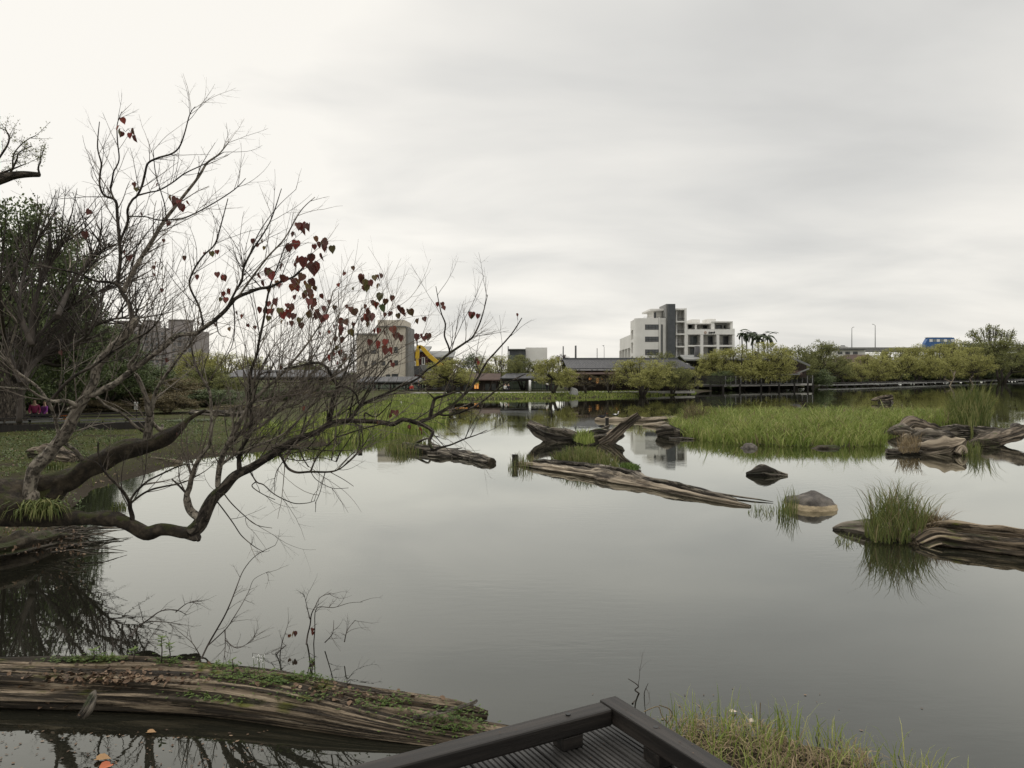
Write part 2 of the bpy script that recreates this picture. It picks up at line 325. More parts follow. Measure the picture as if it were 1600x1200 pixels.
# ground: grass + soil
def ground_mat():
    m=bpy.data.materials.new('bank_ground');m.use_nodes=True;t=m.node_tree;n=t.nodes;l=t.links
    b=n['Principled BSDF'];b.inputs['Roughness'].default_value=.95;b.inputs['Specular IOR Level'].default_value=.1
    c=n.new('ShaderNodeTexCoord')
    a=n.new('ShaderNodeTexNoise');a.inputs['Scale'].default_value=.35;a.inputs['Detail'].default_value=8;a.inputs['Roughness'].default_value=.65;l.new(c.outputs['Object'],a.inputs['Vector'])
    r=n.new('ShaderNodeValToRGB');e=r.color_ramp.elements;e[0].position=.34;e[0].color=(.03,.023,.016,1);e[1].position=.7;e[1].color=(.05,.052,.022,1)
    q=e.new(.48);q.color=(.05,.055,.018,1)
    l.new(a.outputs['Fac'],r.inputs[0])
    s=n.new('ShaderNodeSeparateXYZ');l.new(c.outputs['Object'],s.inputs[0])
    mr=n.new('ShaderNodeMapRange');l.new(s.outputs[2],mr.inputs[0]);mr.inputs[1].default_value=.06;mr.inputs[2].default_value=.40
    mx=n.new('ShaderNodeMix');mx.data_type='RGBA';l.new(mr.outputs[0],mx.inputs[0]);mx.inputs[6].default_value=(.03,.024,.016,1);l.new(r.outputs[0],mx.inputs[7]);l.new(mx.outputs[2],b.inputs['Base Color'])
    f=n.new('ShaderNodeTexNoise');f.inputs['Scale'].default_value=9;f.inputs['Detail'].default_value=6;l.new(c.outputs['Object'],f.inputs['Vector'])
    bp=n.new('ShaderNodeBump');bp.inputs['Distance'].default_value=.06;l.new(f.outputs['Fac'],bp.inputs['Height']);l.new(bp.outputs[0],b.inputs['Normal'])
    return m
M['ground']=ground_mat()
def boulder_mat():
    m=mat('stained_boulder',[(.045,.04,.037),(.10,.09,.08),(.17,.15,.13)],scale=4,bump=1,bscale=9,dist=.05,rough=.9)
    t=m.node_tree;n=t.nodes;l=t.links;b=n['Principled BSDF'];src=b.inputs['Base Color'].links[0].from_socket
    c=n.new('ShaderNodeTexCoord');s=n.new('ShaderNodeSeparateXYZ');l.new(c.outputs['Object'],s.inputs[0])
    z=n.new('ShaderNodeTexNoise');z.inputs['Scale'].default_value=5;z.inputs['Detail'].default_value=4;l.new(c.outputs['Object'],z.inputs['Vector'])
    a=n.new('ShaderNodeMath');a.operation='MULTIPLY_ADD';l.new(z.outputs['Fac'],a.inputs[0]);a.inputs[1].default_value=.12;l.new(s.outputs[2],a.inputs[2])
    mr=n.new('ShaderNodeMapRange');l.new(a.outputs[0],mr.inputs[0]);mr.inputs[1].default_value=.17;mr.inputs[2].default_value=.19;mr.inputs[3].default_value=1;mr.inputs[4].default_value=0
    mx=n.new('ShaderNodeMix');mx.data_type='RGBA';l.new(mr.outputs[0],mx.inputs[0]);l.new(src,mx.inputs[6]);mx.inputs[7].default_value=(.36,.29,.19,1);l.new(mx.outputs[2],b.inputs['Base Color'])
    return m
M['boulder']=boulder_mat()
# ---------------------------------------------------------------- ground and water
shore_px=[(-400,900),(-50,884),(60,862),(128,842),(112,795),(150,764),(240,738),(300,716),(420,703),(540,692),(640,677),(682,660),(690,640),(676,629),(684,625),(760,624),(830,623),(900,622),(960,620.5),(1000,618.8),(1060,617),(1105,612.5),(1130,608.6),(1200,607.6),(1260,606.2),(1295,602),(1400,599),(1500,596),(1600,594),(1900,593)]
poly=[tuple(W(a,b)[:2]) for a,b in shore_px]+[(330,100),(120,2),(40,2),(6,4.2),(3.9,5.2),(3.1,6.05),(2.7,6.6),(2.2,6.85),(1.6,6.95),(1.25,6.6),(1.0,4.5),(-1,2.6),(-8,2.6),(-16,5),(-18,9)]
PA=np.array(poly);PB=np.roll(PA,-1,axis=0)
def sdist(X,Y):
    X=np.asarray(X,float);Y=np.asarray(Y,float);best=np.full(X.shape,1e9);ins=np.zeros(X.shape,bool)
    for (ax,ay),(bx,by) in zip(PA,PB):
        dx,dy=bx-ax,by-ay;t=np.clip(((X-ax)*dx+(Y-ay)*dy)/(dx*dx+dy*dy),0,1)
        best=np.minimum(best,np.hypot(X-ax-t*dx,Y-ay-t*dy))
        c=((ay>Y)!=(by>Y))
        with np.errstate(divide='ignore',invalid='ignore'): c&=(X<(bx-ax)*(Y-ay)/(by-ay if by!=ay else 1e-9)+ax)
        ins^=c
    return np.where(ins,-best,best)
def gz(x,y):
    d=float(sdist(np.array([x]),np.array([y]))[0]);return hfun(d,x,y)
def hfun(d,x,y):
    if d<0:return max(-1.2,d*.35)
    top=.5 if y>8 else .28
    return top*(1-math.exp(-d*.45))+.06*mnoise.noise(Vector((x*.35,y*.35,0)))*min(1,d)
def seq(*segs):
    o=[]
    for a,b,s in segs:
        n=max(1,int(round((b-a)/s)));o+= [a+(b-a)*i/n for i in range(n)]
    return o+[segs[-1][1]]
xs=seq((-3000,-600,400),(-600,-120,40),(-120,-36,3),(-36,-2,.5),(-2,6,.4),(6,60,4),(60,330,5),(330,900,70),(900,3000,420))
ys=seq((-900,-20,110),(-20,2,2),(2,46,.5),(46,130,1.5),(130,420,6),(420,900,60),(900,4000,500))
XX,YY=np.meshgrid(xs,ys);SD=sdist(XX,YY)
gv=[];nx=len(xs)
for j in range(len(ys)):
    for i in range(nx): gv.append((xs[i],ys[j],hfun(SD[j,i],xs[i],ys[j])))
g=MB();g.add(gv,[(j*nx+i,j*nx+i+1,(j+1)*nx+i+1,(j+1)*nx+i) for j in range(len(ys)-1) for i in range(nx-1)],smooth=True)
tag(g.build('ground',M['ground']),kind='structure')
g=MB();g.add([(-700,-60,0),(700,-60,0),(700,700,0),(-700,700,0)],[(0,1,2,3)])
tag(g.build('water',M['water']),kind='structure')
# lakeside path on the far bank
g=MB();pp=[(640,97.5),(760,98.5),(860,100),(960,103.2),(1060,107.3),(1086,108.2)]
for (a,da),(b,db) in zip(pp,pp[1:]):
    p,q=Vector((xr(a,da),da,0)),Vector((xr(b,db),db,0))
    for e_ in (0,):
        g.add([(p.x,p.y,.50),(q.x,q.y,.50),(q.x,q.y+2.3,.52),(p.x,p.y+2.3,.52),(p.x,p.y,.2),(q.x,q.y,.2)],[(0,1,2,3),(4,5,1,0)])
tag(g.build('footpath',M['path']),kind='structure')

# ================================================================ vegetation generators
def smooth_path(pts,n=6):
    o=[]
    for i in range(len(pts)-1):
        p0=pts[max(0,i-1)];p1=pts[i];p2=pts[i+1];p3=pts[min(len(pts)-1,i+2)]
        for k in range(n):
            t=k/n;o.append(tuple(.5*((2*b)+(-a+c)*t+(2*a-5*b+4*c-d)*t*t+(-a+3*b-3*c+d)*t**3) for a,b,c,d in zip(p0,p1,p2,p3)))
    o.append(tuple(pts[-1]));return o
def grow(mb,p,d,Ln,r,lvl,rn,up=.3,wander=.5,seg=.1,ang=(25,55),kids=(4,8),rec=None,tipr=.25,zmin=None,curl=None):
    n=max(3,int(Ln/seg));pts=[p.copy()];dirs=[d.copy()]
    b=rv(rn)*wander*.12
    for i in range(n):
        d=(d+b+rv(rn)*wander*.16+Vector((0,0,up*.10))).normalized()
        if rn.random()<.18:b=rv(rn)*wander*.12
        p=p+d*(Ln/n)
        if zmin is not None and p.z<zmin:p.z=zmin
        pts.append(p.copy());dirs.append(d.copy())
    rs=[r*(1-(1-tipr)*i/n) for i in range(n+1)]
    mb.tube(pts,rs,5 if r>.012 else 3,cap=False)
    if rec is not None:
        for i in range(0,n+1,2):rec.append(pts[i])
    if lvl>0:
        k=rn.randint(*kids)
        for j in range(k):
            t=rn.uniform(.12,1.0)**.8;i=min(n,int(t*n));dd=dirs[i]
            ax=dd.cross(rv(rn))
            if ax.length<.05:continue
            ax.normalize();a=R(rn.uniform(*ang))
            nd_=(dd*math.cos(a)+ax.cross(dd).normalized()*math.sin(a)).normalized()
            grow(mb,pts[i],nd_,Ln*rn.uniform(.3,.55)*(1.15-.5*t),max(r*.28,rs[i]*.62),lvl-1,rn,up,wander,seg,ang,(max(2,kids[0]-1),max(3,kids[1]-2)),rec,tipr,zmin)
def blade(mb,x,y,z,h,w,rn,lean=.35,stiff=.5,az=None):
    a=rn.uniform(0,2*math.pi) if az is None else az;l=h*lean*rn.uniform(.2,1.4);f=rn.uniform(0,math.pi)
    cx,cy=math.cos(a)*l,math.sin(a)*l;wx,wy=math.cos(f)*w/2,math.sin(f)*w/2
    k=stiff
    mb.add([(x-wx,y-wy,z),(x+wx,y+wy,z),(x+cx*.3+wx*.85,y+cy*.3+wy*.85,z+h*.55),(x+cx*.3-wx*.85,y+cy*.3-wy*.85,z+h*.55),
            (x+cx*.7+wx*.5,y+cy*.7+wy*.5,z+h*.86),(x+cx*.7-wx*.5,y+cy*.7-wy*.5,z+h*.86),(x+cx*1.15,y+cy*1.15,z+h*(1.02-.12*lean))],[(0,1,2,3),(3,2,4,5),(5,4,6)])
def pip(x,y,pl):
    c=False
    for i in range(len(pl)):
        ax,ay=pl[i];bx,by=pl[i-1]
        if (ay>y)!=(by>y) and x<(bx-ax)*(y-ay)/(by-ay)+ax:c=not c
    return c
def clump_tree(seed,nc,nl,ls,hlow=.38,spread=.44,cr=(.09,.15),stems=4,sparse=1.0,flat=.62,top=1.0):
    """unit tree: height 1, crown radius .5; returns trunk and crown mesh builders"""
    rn=random.Random(seed);T=MB();K=MB();cs=[]
    for i in range(nc):
        for _ in range(20):
            a=rn.uniform(0,6.283);r=math.sqrt(rn.random())*spread
            zt=hlow+(top-.10-hlow)*math.sqrt(max(0,1-(r/(spread*1.12))**2))
            z=zt-(rn.random()**1.7)*(zt-hlow)*.9
            c=Vector((r*math.cos(a),r*math.sin(a),z))
            if all((c-q[0]).length>.07 for q in cs):break
        cs.append((c,rn.uniform(*cr)))
    forks=[]
    for s_ in range(stems):
        a=rn.uniform(0,6.283);b=Vector((.02*math.cos(a),.02*math.sin(a),-.03));f=Vector((.12*math.cos(a)*rn.uniform(.5,1.3),.12*math.sin(a)*rn.uniform(.5,1.3),rn.uniform(.22,.36)))
        m=b.lerp(f,.5)+Vector((rn.uniform(-.02,.02),rn.uniform(-.02,.02),0))
        T.tube([b,m,f],[.022,.018,.014],6);forks.append(f)
    for c,r in cs:
        f=min(forks,key=lambda q:(q-c).length);m=f.lerp(c,.5)+Vector((rn.uniform(-.03,.03),rn.uniform(-.03,.03),-.02))
        T.tube([f,m,c],[.011,.008,.003],4,cap=False)
        for _ in range(3):
            e_=c+rv(rn)*r*.9;T.tube([m.lerp(c,.5),c.lerp(e_,.5),e_],[.004,.003,.001],3,cap=False)
    tot=sum(r*r for c,r in cs)
    for c,r in cs:
        sub=[(c+Vector((v.x,v.y,v.z*flat))*r*.8,r*rn.uniform(.25,.6)) for v in (rv(rn)*rn.random()**.35*1.15 for _ in range(11))]
        for _ in range(int(nl*r*r/tot*sparse)):
            q,sr=rn.choice(sub);v=rv(rn)*rn.random()**.45*sr;p=q+Vector((v.x,v.y,v.z*.75))
            d=(rv(rn)+Vector((0,0,-.2))).normalized();K.leaf(p,d,(rv(rn)+Vector((0,0,.7))).normalized(),ls*rn.uniform(.7,1.3),ls*rn.uniform(.45,.75))
    return T,K
_tm={}
def make_tree(kind,seed,label,group,px,Dd,wpx,toprow,matk,name='leafy_tree',base=None,cat='tree',rot=None):
    key=(kind,seed)
    x=xr(px,Dd);z0=gz(x,Dd) if base is None else base
    z0=max(z0,-.25)
    H=zr(toprow,Dd)-z0;Wd=wpx/F*Dd
    e_=empty(name,label,cat,group,(x,Dd,z0));e_.scale=(Wd,Wd,H)
    if key not in _tm:
        nm,kw=KIND[kind];T,K=clump_tree(seed,**kw)
        t=T.build('trunk',M['bark_far']);k=K.build('crown',M[matk]);_tm[key]=(t.data,k.data);bpy.data.objects.remove(t);bpy.data.objects.remove(k)
    for nm,me in zip(('trunk','crown'),_tm[key]):
        if nm=='crown' and me.materials[0]!=M[matk]:
            k2=(kind,seed,matk)
            if k2 not in _tm:
                me2=me.copy();me2.materials[0]=M[matk];_tm[k2]=me2
            me=_tm[k2]
        o=bpy.data.objects.new(nm,me);COL.objects.link(o);o.parent=e_
    e_.rotation_euler=(0,0,rot if rot is not None else rnd.uniform(0,6.28))
    return e_
KIND={'full':('f',dict(nc=58,nl=15000,ls=.022,hlow=.20,cr=(.10,.18),flat=.75)),'airy':('a',dict(nc=40,nl=7000,ls=.022,hlow=.30,cr=(.10,.17),flat=.75)),
      'sparse':('s',dict(nc=26,nl=2200,ls=.024,hlow=.28,cr=(.10,.16))),'dense':('d',dict(nc=75,nl=42000,ls=.017,hlow=.10,cr=(.09,.16),flat=.8)),
      'bush':('b',dict(nc=48,nl=13000,ls=.03,hlow=.06,cr=(.12,.2),stems=5,flat=.85)),'umb':('u',dict(nc=34,nl=1700,ls=.026,hlow=.62,cr=(.06,.10),flat=.5))}
#@@TREES
YG='yellow green trees along the far bank'
TR=[('full',1,'fol_y','yellow green bushy tree left of the lit doorway, right of the excavator',703,95.5,92,556),
('airy',2,'fol_y','thin yellow tree between the tan building and the slate green block',776,118,78,549),
('full',3,'fol_g','olive tree in front of the slate green block above the covered walkway',818,112,78,553),
('full',1,'fol_y','leafy tree at the left gable of the long tiled house',864,97,76,555),
('sparse',4,'fol_b','thin brownish tree in front of the lit windows of the tiled house',916,99.5,52,577),
('sparse',5,'fol_b','slim brownish sapling left of the large tree on the far lawn',953,101.5,40,574),
('full',6,'fol_y','wide yellow green tree with forked trunk at the water edge below the white hotel',1003,102,104,553),
('full',3,'fol_g','tree with dark trunk at the right end of the tiled house',1050,106.2,66,563),
('airy',7,'fol_y','small yellow tree at the tip of the pale bank',1076,108.5,46,573),
('airy',2,'fol_g','tree top rising behind the tiled roof in front of the hotel tower',1032,135,72,544),
('full',1,'fol_y','broad tree over the left end of the open hall roof',1118,138,72,545),
('full',6,'fol_y','round yellow green tree above the middle of the open hall roof',1158,139,104,534),
('bush',8,'fol_d','dark green bush hanging over the boards below the hall roof',1127,134,46,577),
('full',3,'fol_y','yellow green tree over the right half of the hall roof',1205,139,92,533),
('full',6,'fol_g','olive tree overhanging the gable of the open hall',1243,152,80,535),
('full',1,'fol_g','big olive tree standing in the water right of the railed deck',1287,166,96,530),
('airy',5,'fol_y','low yellow tree beside the brown hip roof',1322,172,62,560),
('full',6,'fol_y','bright yellow tree right of the brown hip roof, leaning over the boardwalk',1362,182,70,548),
('airy',7,'fol_y','small bright tree standing in the water before the brown hip roof',1342,170,46,566),
('full',3,'fol_y','tree below the second viaduct lamp',1398,196,86,541),
('full',1,'fol_y','yellow tree left of the blue bus',1432,200,80,536),
('full',6,'fol_y','low round tree at the water below the blue bus',1468,206,80,533),
('full',1,'fol_y','yellow green tree directly under the blue bus',1487,226,88,529),
('full',3,'fol_y','round tree with yellow edge right of the bare white snag',1513,214,72,541),
('full',6,'fol_g','tall olive tree behind the boardwalk right of the bus',1524,250,90,523),
('full',1,'fol_g','large olive tree with thick trunk standing in the water near the right edge',1566,226,110,524),
('full',3,'fol_g','olive tree cut by the right edge of the picture',1612,240,100,527),
('umb',9,'fol_g','airy thin topped tree sticking out above the others near the right edge',1551,262,80,500),
('full',6,'fol_y','pale yellow tree seen through the bare branches left of the pavilion roof',312,118,80,542),
('airy',2,'fol_y','thin pale tree seen through bare branches above the low pavilion roof',352,122,84,545),
('airy',7,'fol_y','faint yellow tree top between the apartment block and the pavilion roof',395,124,66,552),
('bush',8,'fol_g','green tree top right of the low pavilion roof behind the twigs',478,120,90,562),
('bush',8,'fol_b','brown shrub beside the mossy bough on the left bank',262,60,120,588),
('full',1,'fol_g','olive tree behind the mossy bough at the end of the left lawn',330,76,110,570),
('airy',10,'fol_d','dark blue green loose tree in front of the slate green block side',744,130,62,546),
('umb',9,'fol_r','dark red leaved tree behind the left end of the tiled roof',877,128,40,549)]
for kd,sd_,mk,lb,px_,Dd_,w_,tp_ in TR: make_tree(kd,sd_,lb,YG if mk in('fol_y','fol_g') else None,px_,Dd_,w_,tp_,mk)
# low understorey along the right shore
for i,(px_,Dd_,w_,tp_) in enumerate(((1300,195,80,568),(1345,225,80,566),(1400,232,90,564),(1455,240,90,562),(1510,262,90,560),(1560,280,100,556),(1610,285,90,556),(1215,172,90,560),(1165,165,90,562),(1262,185,70,560),(1110,160,80,565))):
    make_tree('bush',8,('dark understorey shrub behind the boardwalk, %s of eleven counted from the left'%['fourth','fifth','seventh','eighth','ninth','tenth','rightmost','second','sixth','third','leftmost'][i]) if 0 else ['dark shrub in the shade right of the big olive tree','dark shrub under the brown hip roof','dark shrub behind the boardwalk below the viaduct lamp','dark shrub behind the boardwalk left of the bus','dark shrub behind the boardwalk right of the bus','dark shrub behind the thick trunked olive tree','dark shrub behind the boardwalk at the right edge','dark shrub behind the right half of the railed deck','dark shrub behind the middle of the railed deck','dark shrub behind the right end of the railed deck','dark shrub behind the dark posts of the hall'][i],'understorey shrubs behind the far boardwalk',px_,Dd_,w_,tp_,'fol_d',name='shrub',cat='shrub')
for lb,px_,D_,w_,tp_,mk in (('low brown shrub left of the notice on the left bank',150,52,110,625,'fol_b'),('brown thicket right of the white notice behind the mossy bough',262,50,90,612,'fol_b'),('dark thicket behind the lying brown log on the left lawn',330,60,120,606,'fol_d'),('brown weeds around the lying brown log',372,52,90,632,'fol_b'),('dark low shrub below the left end of the low pavilion roof',415,72,90,604,'fol_d'),('brown shrub below the middle of the low pavilion roof',455,76,80,606,'fol_b'),('dark shrub below the right end of the low pavilion roof',515,84,70,602,'fol_d'),('small dark shrub at the water edge behind the mossy bough',300,42,70,655,'fol_d'),('green weeds on the bank below the notice',200,36,90,690,'fol_g'),('low weeds left of the pale leaning trunk base',100,27,110,722,'fol_d'),('dark weeds at the left edge of the lawn',10,26,120,735,'fol_d')):
    make_tree('bush',8,lb,'shrubs on the left bank',px_,D_,w_,tp_,mk,name='shrub',cat='shrub')
for i in range(22):
    px_=1085+i*25.5;D_=(148+i*.8) if px_<1280 else 188+(px_-1280)*.36
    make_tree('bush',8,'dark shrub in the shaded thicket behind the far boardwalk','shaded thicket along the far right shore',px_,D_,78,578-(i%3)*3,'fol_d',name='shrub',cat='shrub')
for i in range(9):
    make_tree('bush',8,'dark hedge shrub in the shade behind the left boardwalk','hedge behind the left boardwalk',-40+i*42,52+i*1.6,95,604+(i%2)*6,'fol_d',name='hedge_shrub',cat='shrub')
# evergreens on the left bank
ev='dark evergreen trees on the left bank'
make_tree('dense',21,'tall dark evergreen at the left edge, its leafy top against the sky',ev,18,38,275,288,'fol_d',name='evergreen_tree',rot=.4)
make_tree('dense',22,'dark evergreen filling the space behind the pale leaning trunk',ev,88,50,210,455,'fol_d',name='evergreen_tree',rot=2)
make_tree('dense',21,'lowest dark evergreen, in front of the apartment block',ev,165,56,170,508,'fol_d',name='evergreen_tree',rot=4)
make_tree('dense',22,'dark evergreen cut by the left edge of the picture behind the thick trunk',ev,-70,42,260,380,'fol_d',name='evergreen_tree',rot=1)
make_tree('bush',8,'dark hedge bush behind the white notice on the left bank',ev,215,62,130,560,'fol_d',name='bush',rot=1,cat='bush')
# thick trunk of the big evergreen
t=Thing('tree_trunk','massive dark grey trunk rising at the left edge behind the boardwalk','tree trunk',None,P(18,672,36))
g=MB();g.tube([P(14,676,36),P(18,650,36),P(15,620,36),P(5,585,36),P(-6,540,36)],[.85,.62,.55,.5,.42],14,knob=.25);t.part('trunk',g,M['bark_dark'])
g=MB()
g.tube([P(18,600,36),P(45,560,36),P(80,520,35),P(120,490,34)],[.25,.2,.14,.06],7,knob=.2);t.part('limb',g,M['bark_dark'])
#@@BARETREE
# brown-black bare tree between the evergreen and the leaning tree
rn=random.Random(5)
t=Thing('bare_tree','dense dark bare tree with upward combed twigs in front of the evergreens','tree',None,P(40,640,27))
g=MB();rec=[]
for a in ([(30,660),(34,600),(50,540),(90,495),(140,462),(200,440)],[(34,600),(60,560),(110,530),(170,500),(215,498)],[(50,540),(52,480),(75,420),(100,380)],[(34,600),(10,540),(0,470),(-15,400)],[(90,495),(110,450),(140,410),(165,385)],[(60,560),(100,545),(140,520),(160,470)],[(50,540),(30,480),(40,420),(60,370)]):
    sp=smooth_path([(x_,y_,26+rn.uniform(-1.5,1.5)) for x_,y_ in a],5);pts=[P(*q) for q in sp];n=len(pts)
    g.tube(pts,[.10*(1-.85*i/n) for i in range(n)],6,knob=.2)
    for i in range(2,n):
        for _ in range(2): 
            d=(pts[i]-pts[i-1]).normalized();d=(d+rv(rn)*.7+Vector((0,0,.35))).normalized()
            grow(g,pts[i],d,rn.uniform(1.2,2.6),.03,2,rn,up=.5,wander=.45,seg=.3,kids=(3,6),rec=rec)
t.part('trunk',g,M['twig_dark'])
# high limb with fine leaves, top left
t=Thing('overhanging_tree','tree leaning in at the top left corner, its grey limbs bearing fine small leaves','tree',None,P(-330,690,20))
g=MB();k=MB()
for a,w in (([(-330,690),(-310,500),(-180,380),(-60,310),(0,281),(30,273),(62,273)],.28),([(62,273),(60,262),(64,250),(62,246)],.03),([(-100,330),(-30,290),(0,272),(20,264),(40,256)],.05),([(-40,300),(0,245),(14,220),(10,205),(0,200)],.035),([(14,274),(26,250),(30,238),(50,228)],.03),([(20,264),(22,240),(40,220),(56,212)],.025)):
    sp=smooth_path([(x_,y_,20) for x_,y_ in a],5);pts=[P(*q) for q in sp];n=len(pts);g.tube(pts,[max(.012,w*(1-.8*i/n)) for i in range(n)],6,knob=.15)
    if w<.1:
        for i in range(4,n,2):
            r2=[];grow(g,pts[i],(rv(rn)+Vector((.3,0,.4))).normalized(),rn.uniform(.3,.6),.009,1,rn,rec=r2,kids=(2,4))
            for q in r2:
                sc=((q-P(30,225,20)).length)
                for _ in range(3 if sc<1.5 else 1):
                    k.leaf(q+rv(rn)*.06,(rv(rn)+Vector((.4,0,-.1))).normalized(),rv(rn),.05,.022)
t.part('trunk',g,M['bark_dark']);t.part('leaves',k,M['fol_g'])
#@@MAIN
# ================================================================ the leaning tree with red leaves
rn=random.Random(11)
main=Thing('leaning_tree','leaning tallow tree with bare pale twigs and a few red leaves reaching over the water','tree',None,P(-110,800,11.3))
TP=[]
def limb(mb,pts,D0_,D1_,n=5,knob=.12,jit=.6,sides=9,rec=True):
    m=len(pts);q=[(x_+rn.uniform(-jit,jit),y_+rn.uniform(-jit,jit),D0_+(D1_-D0_)*i/(m-1),w_) for i,(x_,y_,w_) in enumerate(pts)]
    if rec and TP and len(TP)>20:
        i=min(range(len(TP)),key=lambda k:(TP[k][0]-q[0][0])**2+(TP[k][1]-q[0][1])**2);dd=math.hypot(TP[i][0]-q[0][0],TP[i][1]-q[0][1])
        sh=TP[i][2].y-q[0][2]
        if dd<40:
            q=[(a,b,c+sh*(1-k/(m-1)),w_) for k,(a,b,c,w_) in enumerate(q)]
            if dd>3:q=[(TP[i][0],TP[i][1],TP[i][2].y,q[0][3]*1.15)]+q
    sp=smooth_path(q,n);P3=[P(a,b,c) for a,b,c,_ in sp];rs=[max(.0035,w_*(.5 if w_>11 else .42)/F*c) for _,_,c,w_ in sp]
    mb.tube(P3,rs,sides if rs[0]>.025 else 5,knob=knob,seed=rn.uniform(0,9))
    if rec:
        for (a,b,c,w_),p3 in zip(sp,P3):TP.append((a,b,p3))
    return P3,rs
LOW=MB();PAL=MB();MOS=MB();DRK=MB();TW=MB();TWD=MB()
trunk=[(-110,792,110),(-50,790,84),(0,786,62),(45,800,44),(79,808,29),(120,810,24),(144,811,23),(175,812,23),(197,818,21),(226,832,22),(252,828,19),(284,833,19),(300,831,21),(312,818,21),(333,779,18),(349,763,15.5),(368,742,14.5),(394,729,13),(425,711,12),(462,688,12),(495,675,10),(515,662,10),(540,657,9.5),(570,659,8.5),(595,659,9),(614,662,9),(630,656,8),(652,661,7.5)]
shoots=[]
def L_(mb,pts,a,b,den=1.0,**k):
    r=limb(mb,pts,a,b,**k);shoots.append((r[0],r[1],den,mb));return r
r0=limb(LOW,trunk[:13],11.3,10.9,knob=.34,sides=26)
r1=L_(DRK,trunk[12:],10.9,10.7,.5,knob=.14,sides=10)
limb(DRK,[(284,833,14),(305,838,16),(311,845,7)],10.9,10.85)
L_(DRK,[(652,661,7),(678,650,6.5),(708,632,5.5),(731,611,5),(746,592,4.2),(760,567,3.8),(776,548,3.2),(799,522,2.6),(815,497,1.6)],10.7,10.9,.5)
L_(DRK,[(688,647,5),(700,648,4),(724,643,4),(750,630,3.6),(783,604,3),(800,594,2.4),(822,584,1.5)],10.7,10.3,.3)
L_(DRK,[(672,652,7),(676,634,7),(680,623,6),(694,618,4),(715,612,3.4),(724,617,2)],10.7,10.5,.6)
L_(DRK,[(680,623,3),(668,613,2),(655,605,1.5)],10.7,10.5,.4)
L_(DRK,[(652,661,7),(668,668,6.5),(676,675,6.5),(671,690,6),(676,704,6)],10.7,10.4,.5)
L_(DRK,[(676,704,4.5),(690,699,4),(705,695,3.5),(727,686,3),(745,680,2),(762,672,1.3)],10.4,10.2,.8)
L_(DRK,[(727,686,2),(732,672,1.6),(742,655,1.3),(752,640,1)],10.4,10.2,.2)
L_(DRK,[(515,655,10),(518,640,9),(520,626,8.5),(528,605,8),(520,590,6),(510,573,5),(494,566,5),(465,572,4),(442,576,3)],10.7,10.2,.8)
L_(DRK,[(528,602,6),(545,607,4.5),(556,616,4),(561,632,3)],10.7,10.9,.4)
L_(DRK,[(544,657,8),(553,648,7),(562,634,7),(574,628,6),(589,621,5.5),(607,613,5),(625,604,4.5),(652,592,4),(667,578,3.5),(680,570,2.8),(700,553,4.5),(724,538,4),(738,527,3.5),(748,510,3),(754,490,2.2),(762,460,1.3)],10.7,11.3,.9)
L_(DRK,[(703,551,4),(701,541,3.6),(694,524,3.4),(696,506,3),(689,487,2.2),(681,447,1.2)],11.1,11.2,.5)
L_(DRK,[(562,634,5),(572,615,4),(583,597,3),(598,580,2.4),(608,565,1.6)],10.7,10.5,.9)
L_(DRK,[(570,645,3.5),(585,652,2.6),(597,644,2.2),(612,628,1.4)],10.7,10.4,.4)
L_(DRK,[(375,735,10),(374,718,8),(376,704,7),(388,681,6.5),(394,650,6),(389,623,6),(391,584,6),(400,557,5),(405,531,5),(412,500,4.2),(421,452,3.4),(432,420,2.4),(446,385,1.6)],10.8,10.4,1.1)
L_(DRK,[(421,449,6),(405,451,6),(389,456,7),(368,466,7.5),(352,485,8),(341,495,8),(330,505,8)],10.2,10.4,.8)
L_(DRK,[(421,449,5),(440,440,4.5),(460,432,4),(475,415,3),(486,395,2.2)],10.2,10.2,1)
L_(PAL,[(297,797,12),(291,776,11),(296,762,10),(299,745,9),(307,725,8),(320,705,7),(328,690,6.5),(331,650,6),(328,613,5.5),(316,590,4.5),(306,573,4),(300,545,3),(302,520,2)],10.8,10.3,1)
L_(PAL,[(340,758,10),(343,729,11),(350,708,10),(358,690,9),(378,652,8),(392,630,7),(412,610,6),(436,588,5),(462,560,4.2),(486,528,3.2),(510,490,2.4),(520,455,1.6)],10.8,10.4,1.6)
L_(PAL,[(358,690,8),(385,668,7),(410,646,6),(440,620,5.5),(470,600,5),(500,570,4),(528,540,3),(552,512,2.2),(566,480,1.5)],10.8,11.2,1.6)
L_(PAL,[(343,729,6),(365,712,6),(392,700,5),(420,690,4.4),(452,672,4),(480,640,3.4),(505,610,2.8)],10.8,10.2,1.2)
L_(PAL,[(350,708,6),(375,680,6),(405,668,5),(440,640,5),(470,628,4.4),(505,598,4),(540,575,3.4),(580,540,2.6),(604,508,1.8)],10.8,10.9,1.5)
L_(PAL,[(50,775,22),(45,768,20),(52,737,19),(64,722,20),(74,713,20),(84,698,19),(97,684,19),(106,670,17),(118,644,16),(130,626,15),(139,613,15),(147,594,14),(152,572,14),(168,550,14),(184,535,13),(196,524,13),(210,505,12),(212,497,11)],11.2,10.9,.35,knob=.2,sides=12)
L_(DRK,[(211,505,11),(205,488,9),(202,476,8),(196,465,8),(189,455,7),(184,439,7),(188,407,6.5),(186,368,6),(184,339,5.5),(180,314,5),(163,305,4.2),(156,290,3.8),(157,270,3.5),(159,255,3.2),(152,229,2.4),(155,190,1.4)],10.9,11.2,1.1)
L_(PAL,[(193,457,9),(202,433,8.5),(218,407,8),(236,378,7.5),(257,344,6.5),(283,310,5.5),(310,276,4.6),(323,255,4),(341,242,3),(357,223,1.8)],10.9,11.4,1.1)
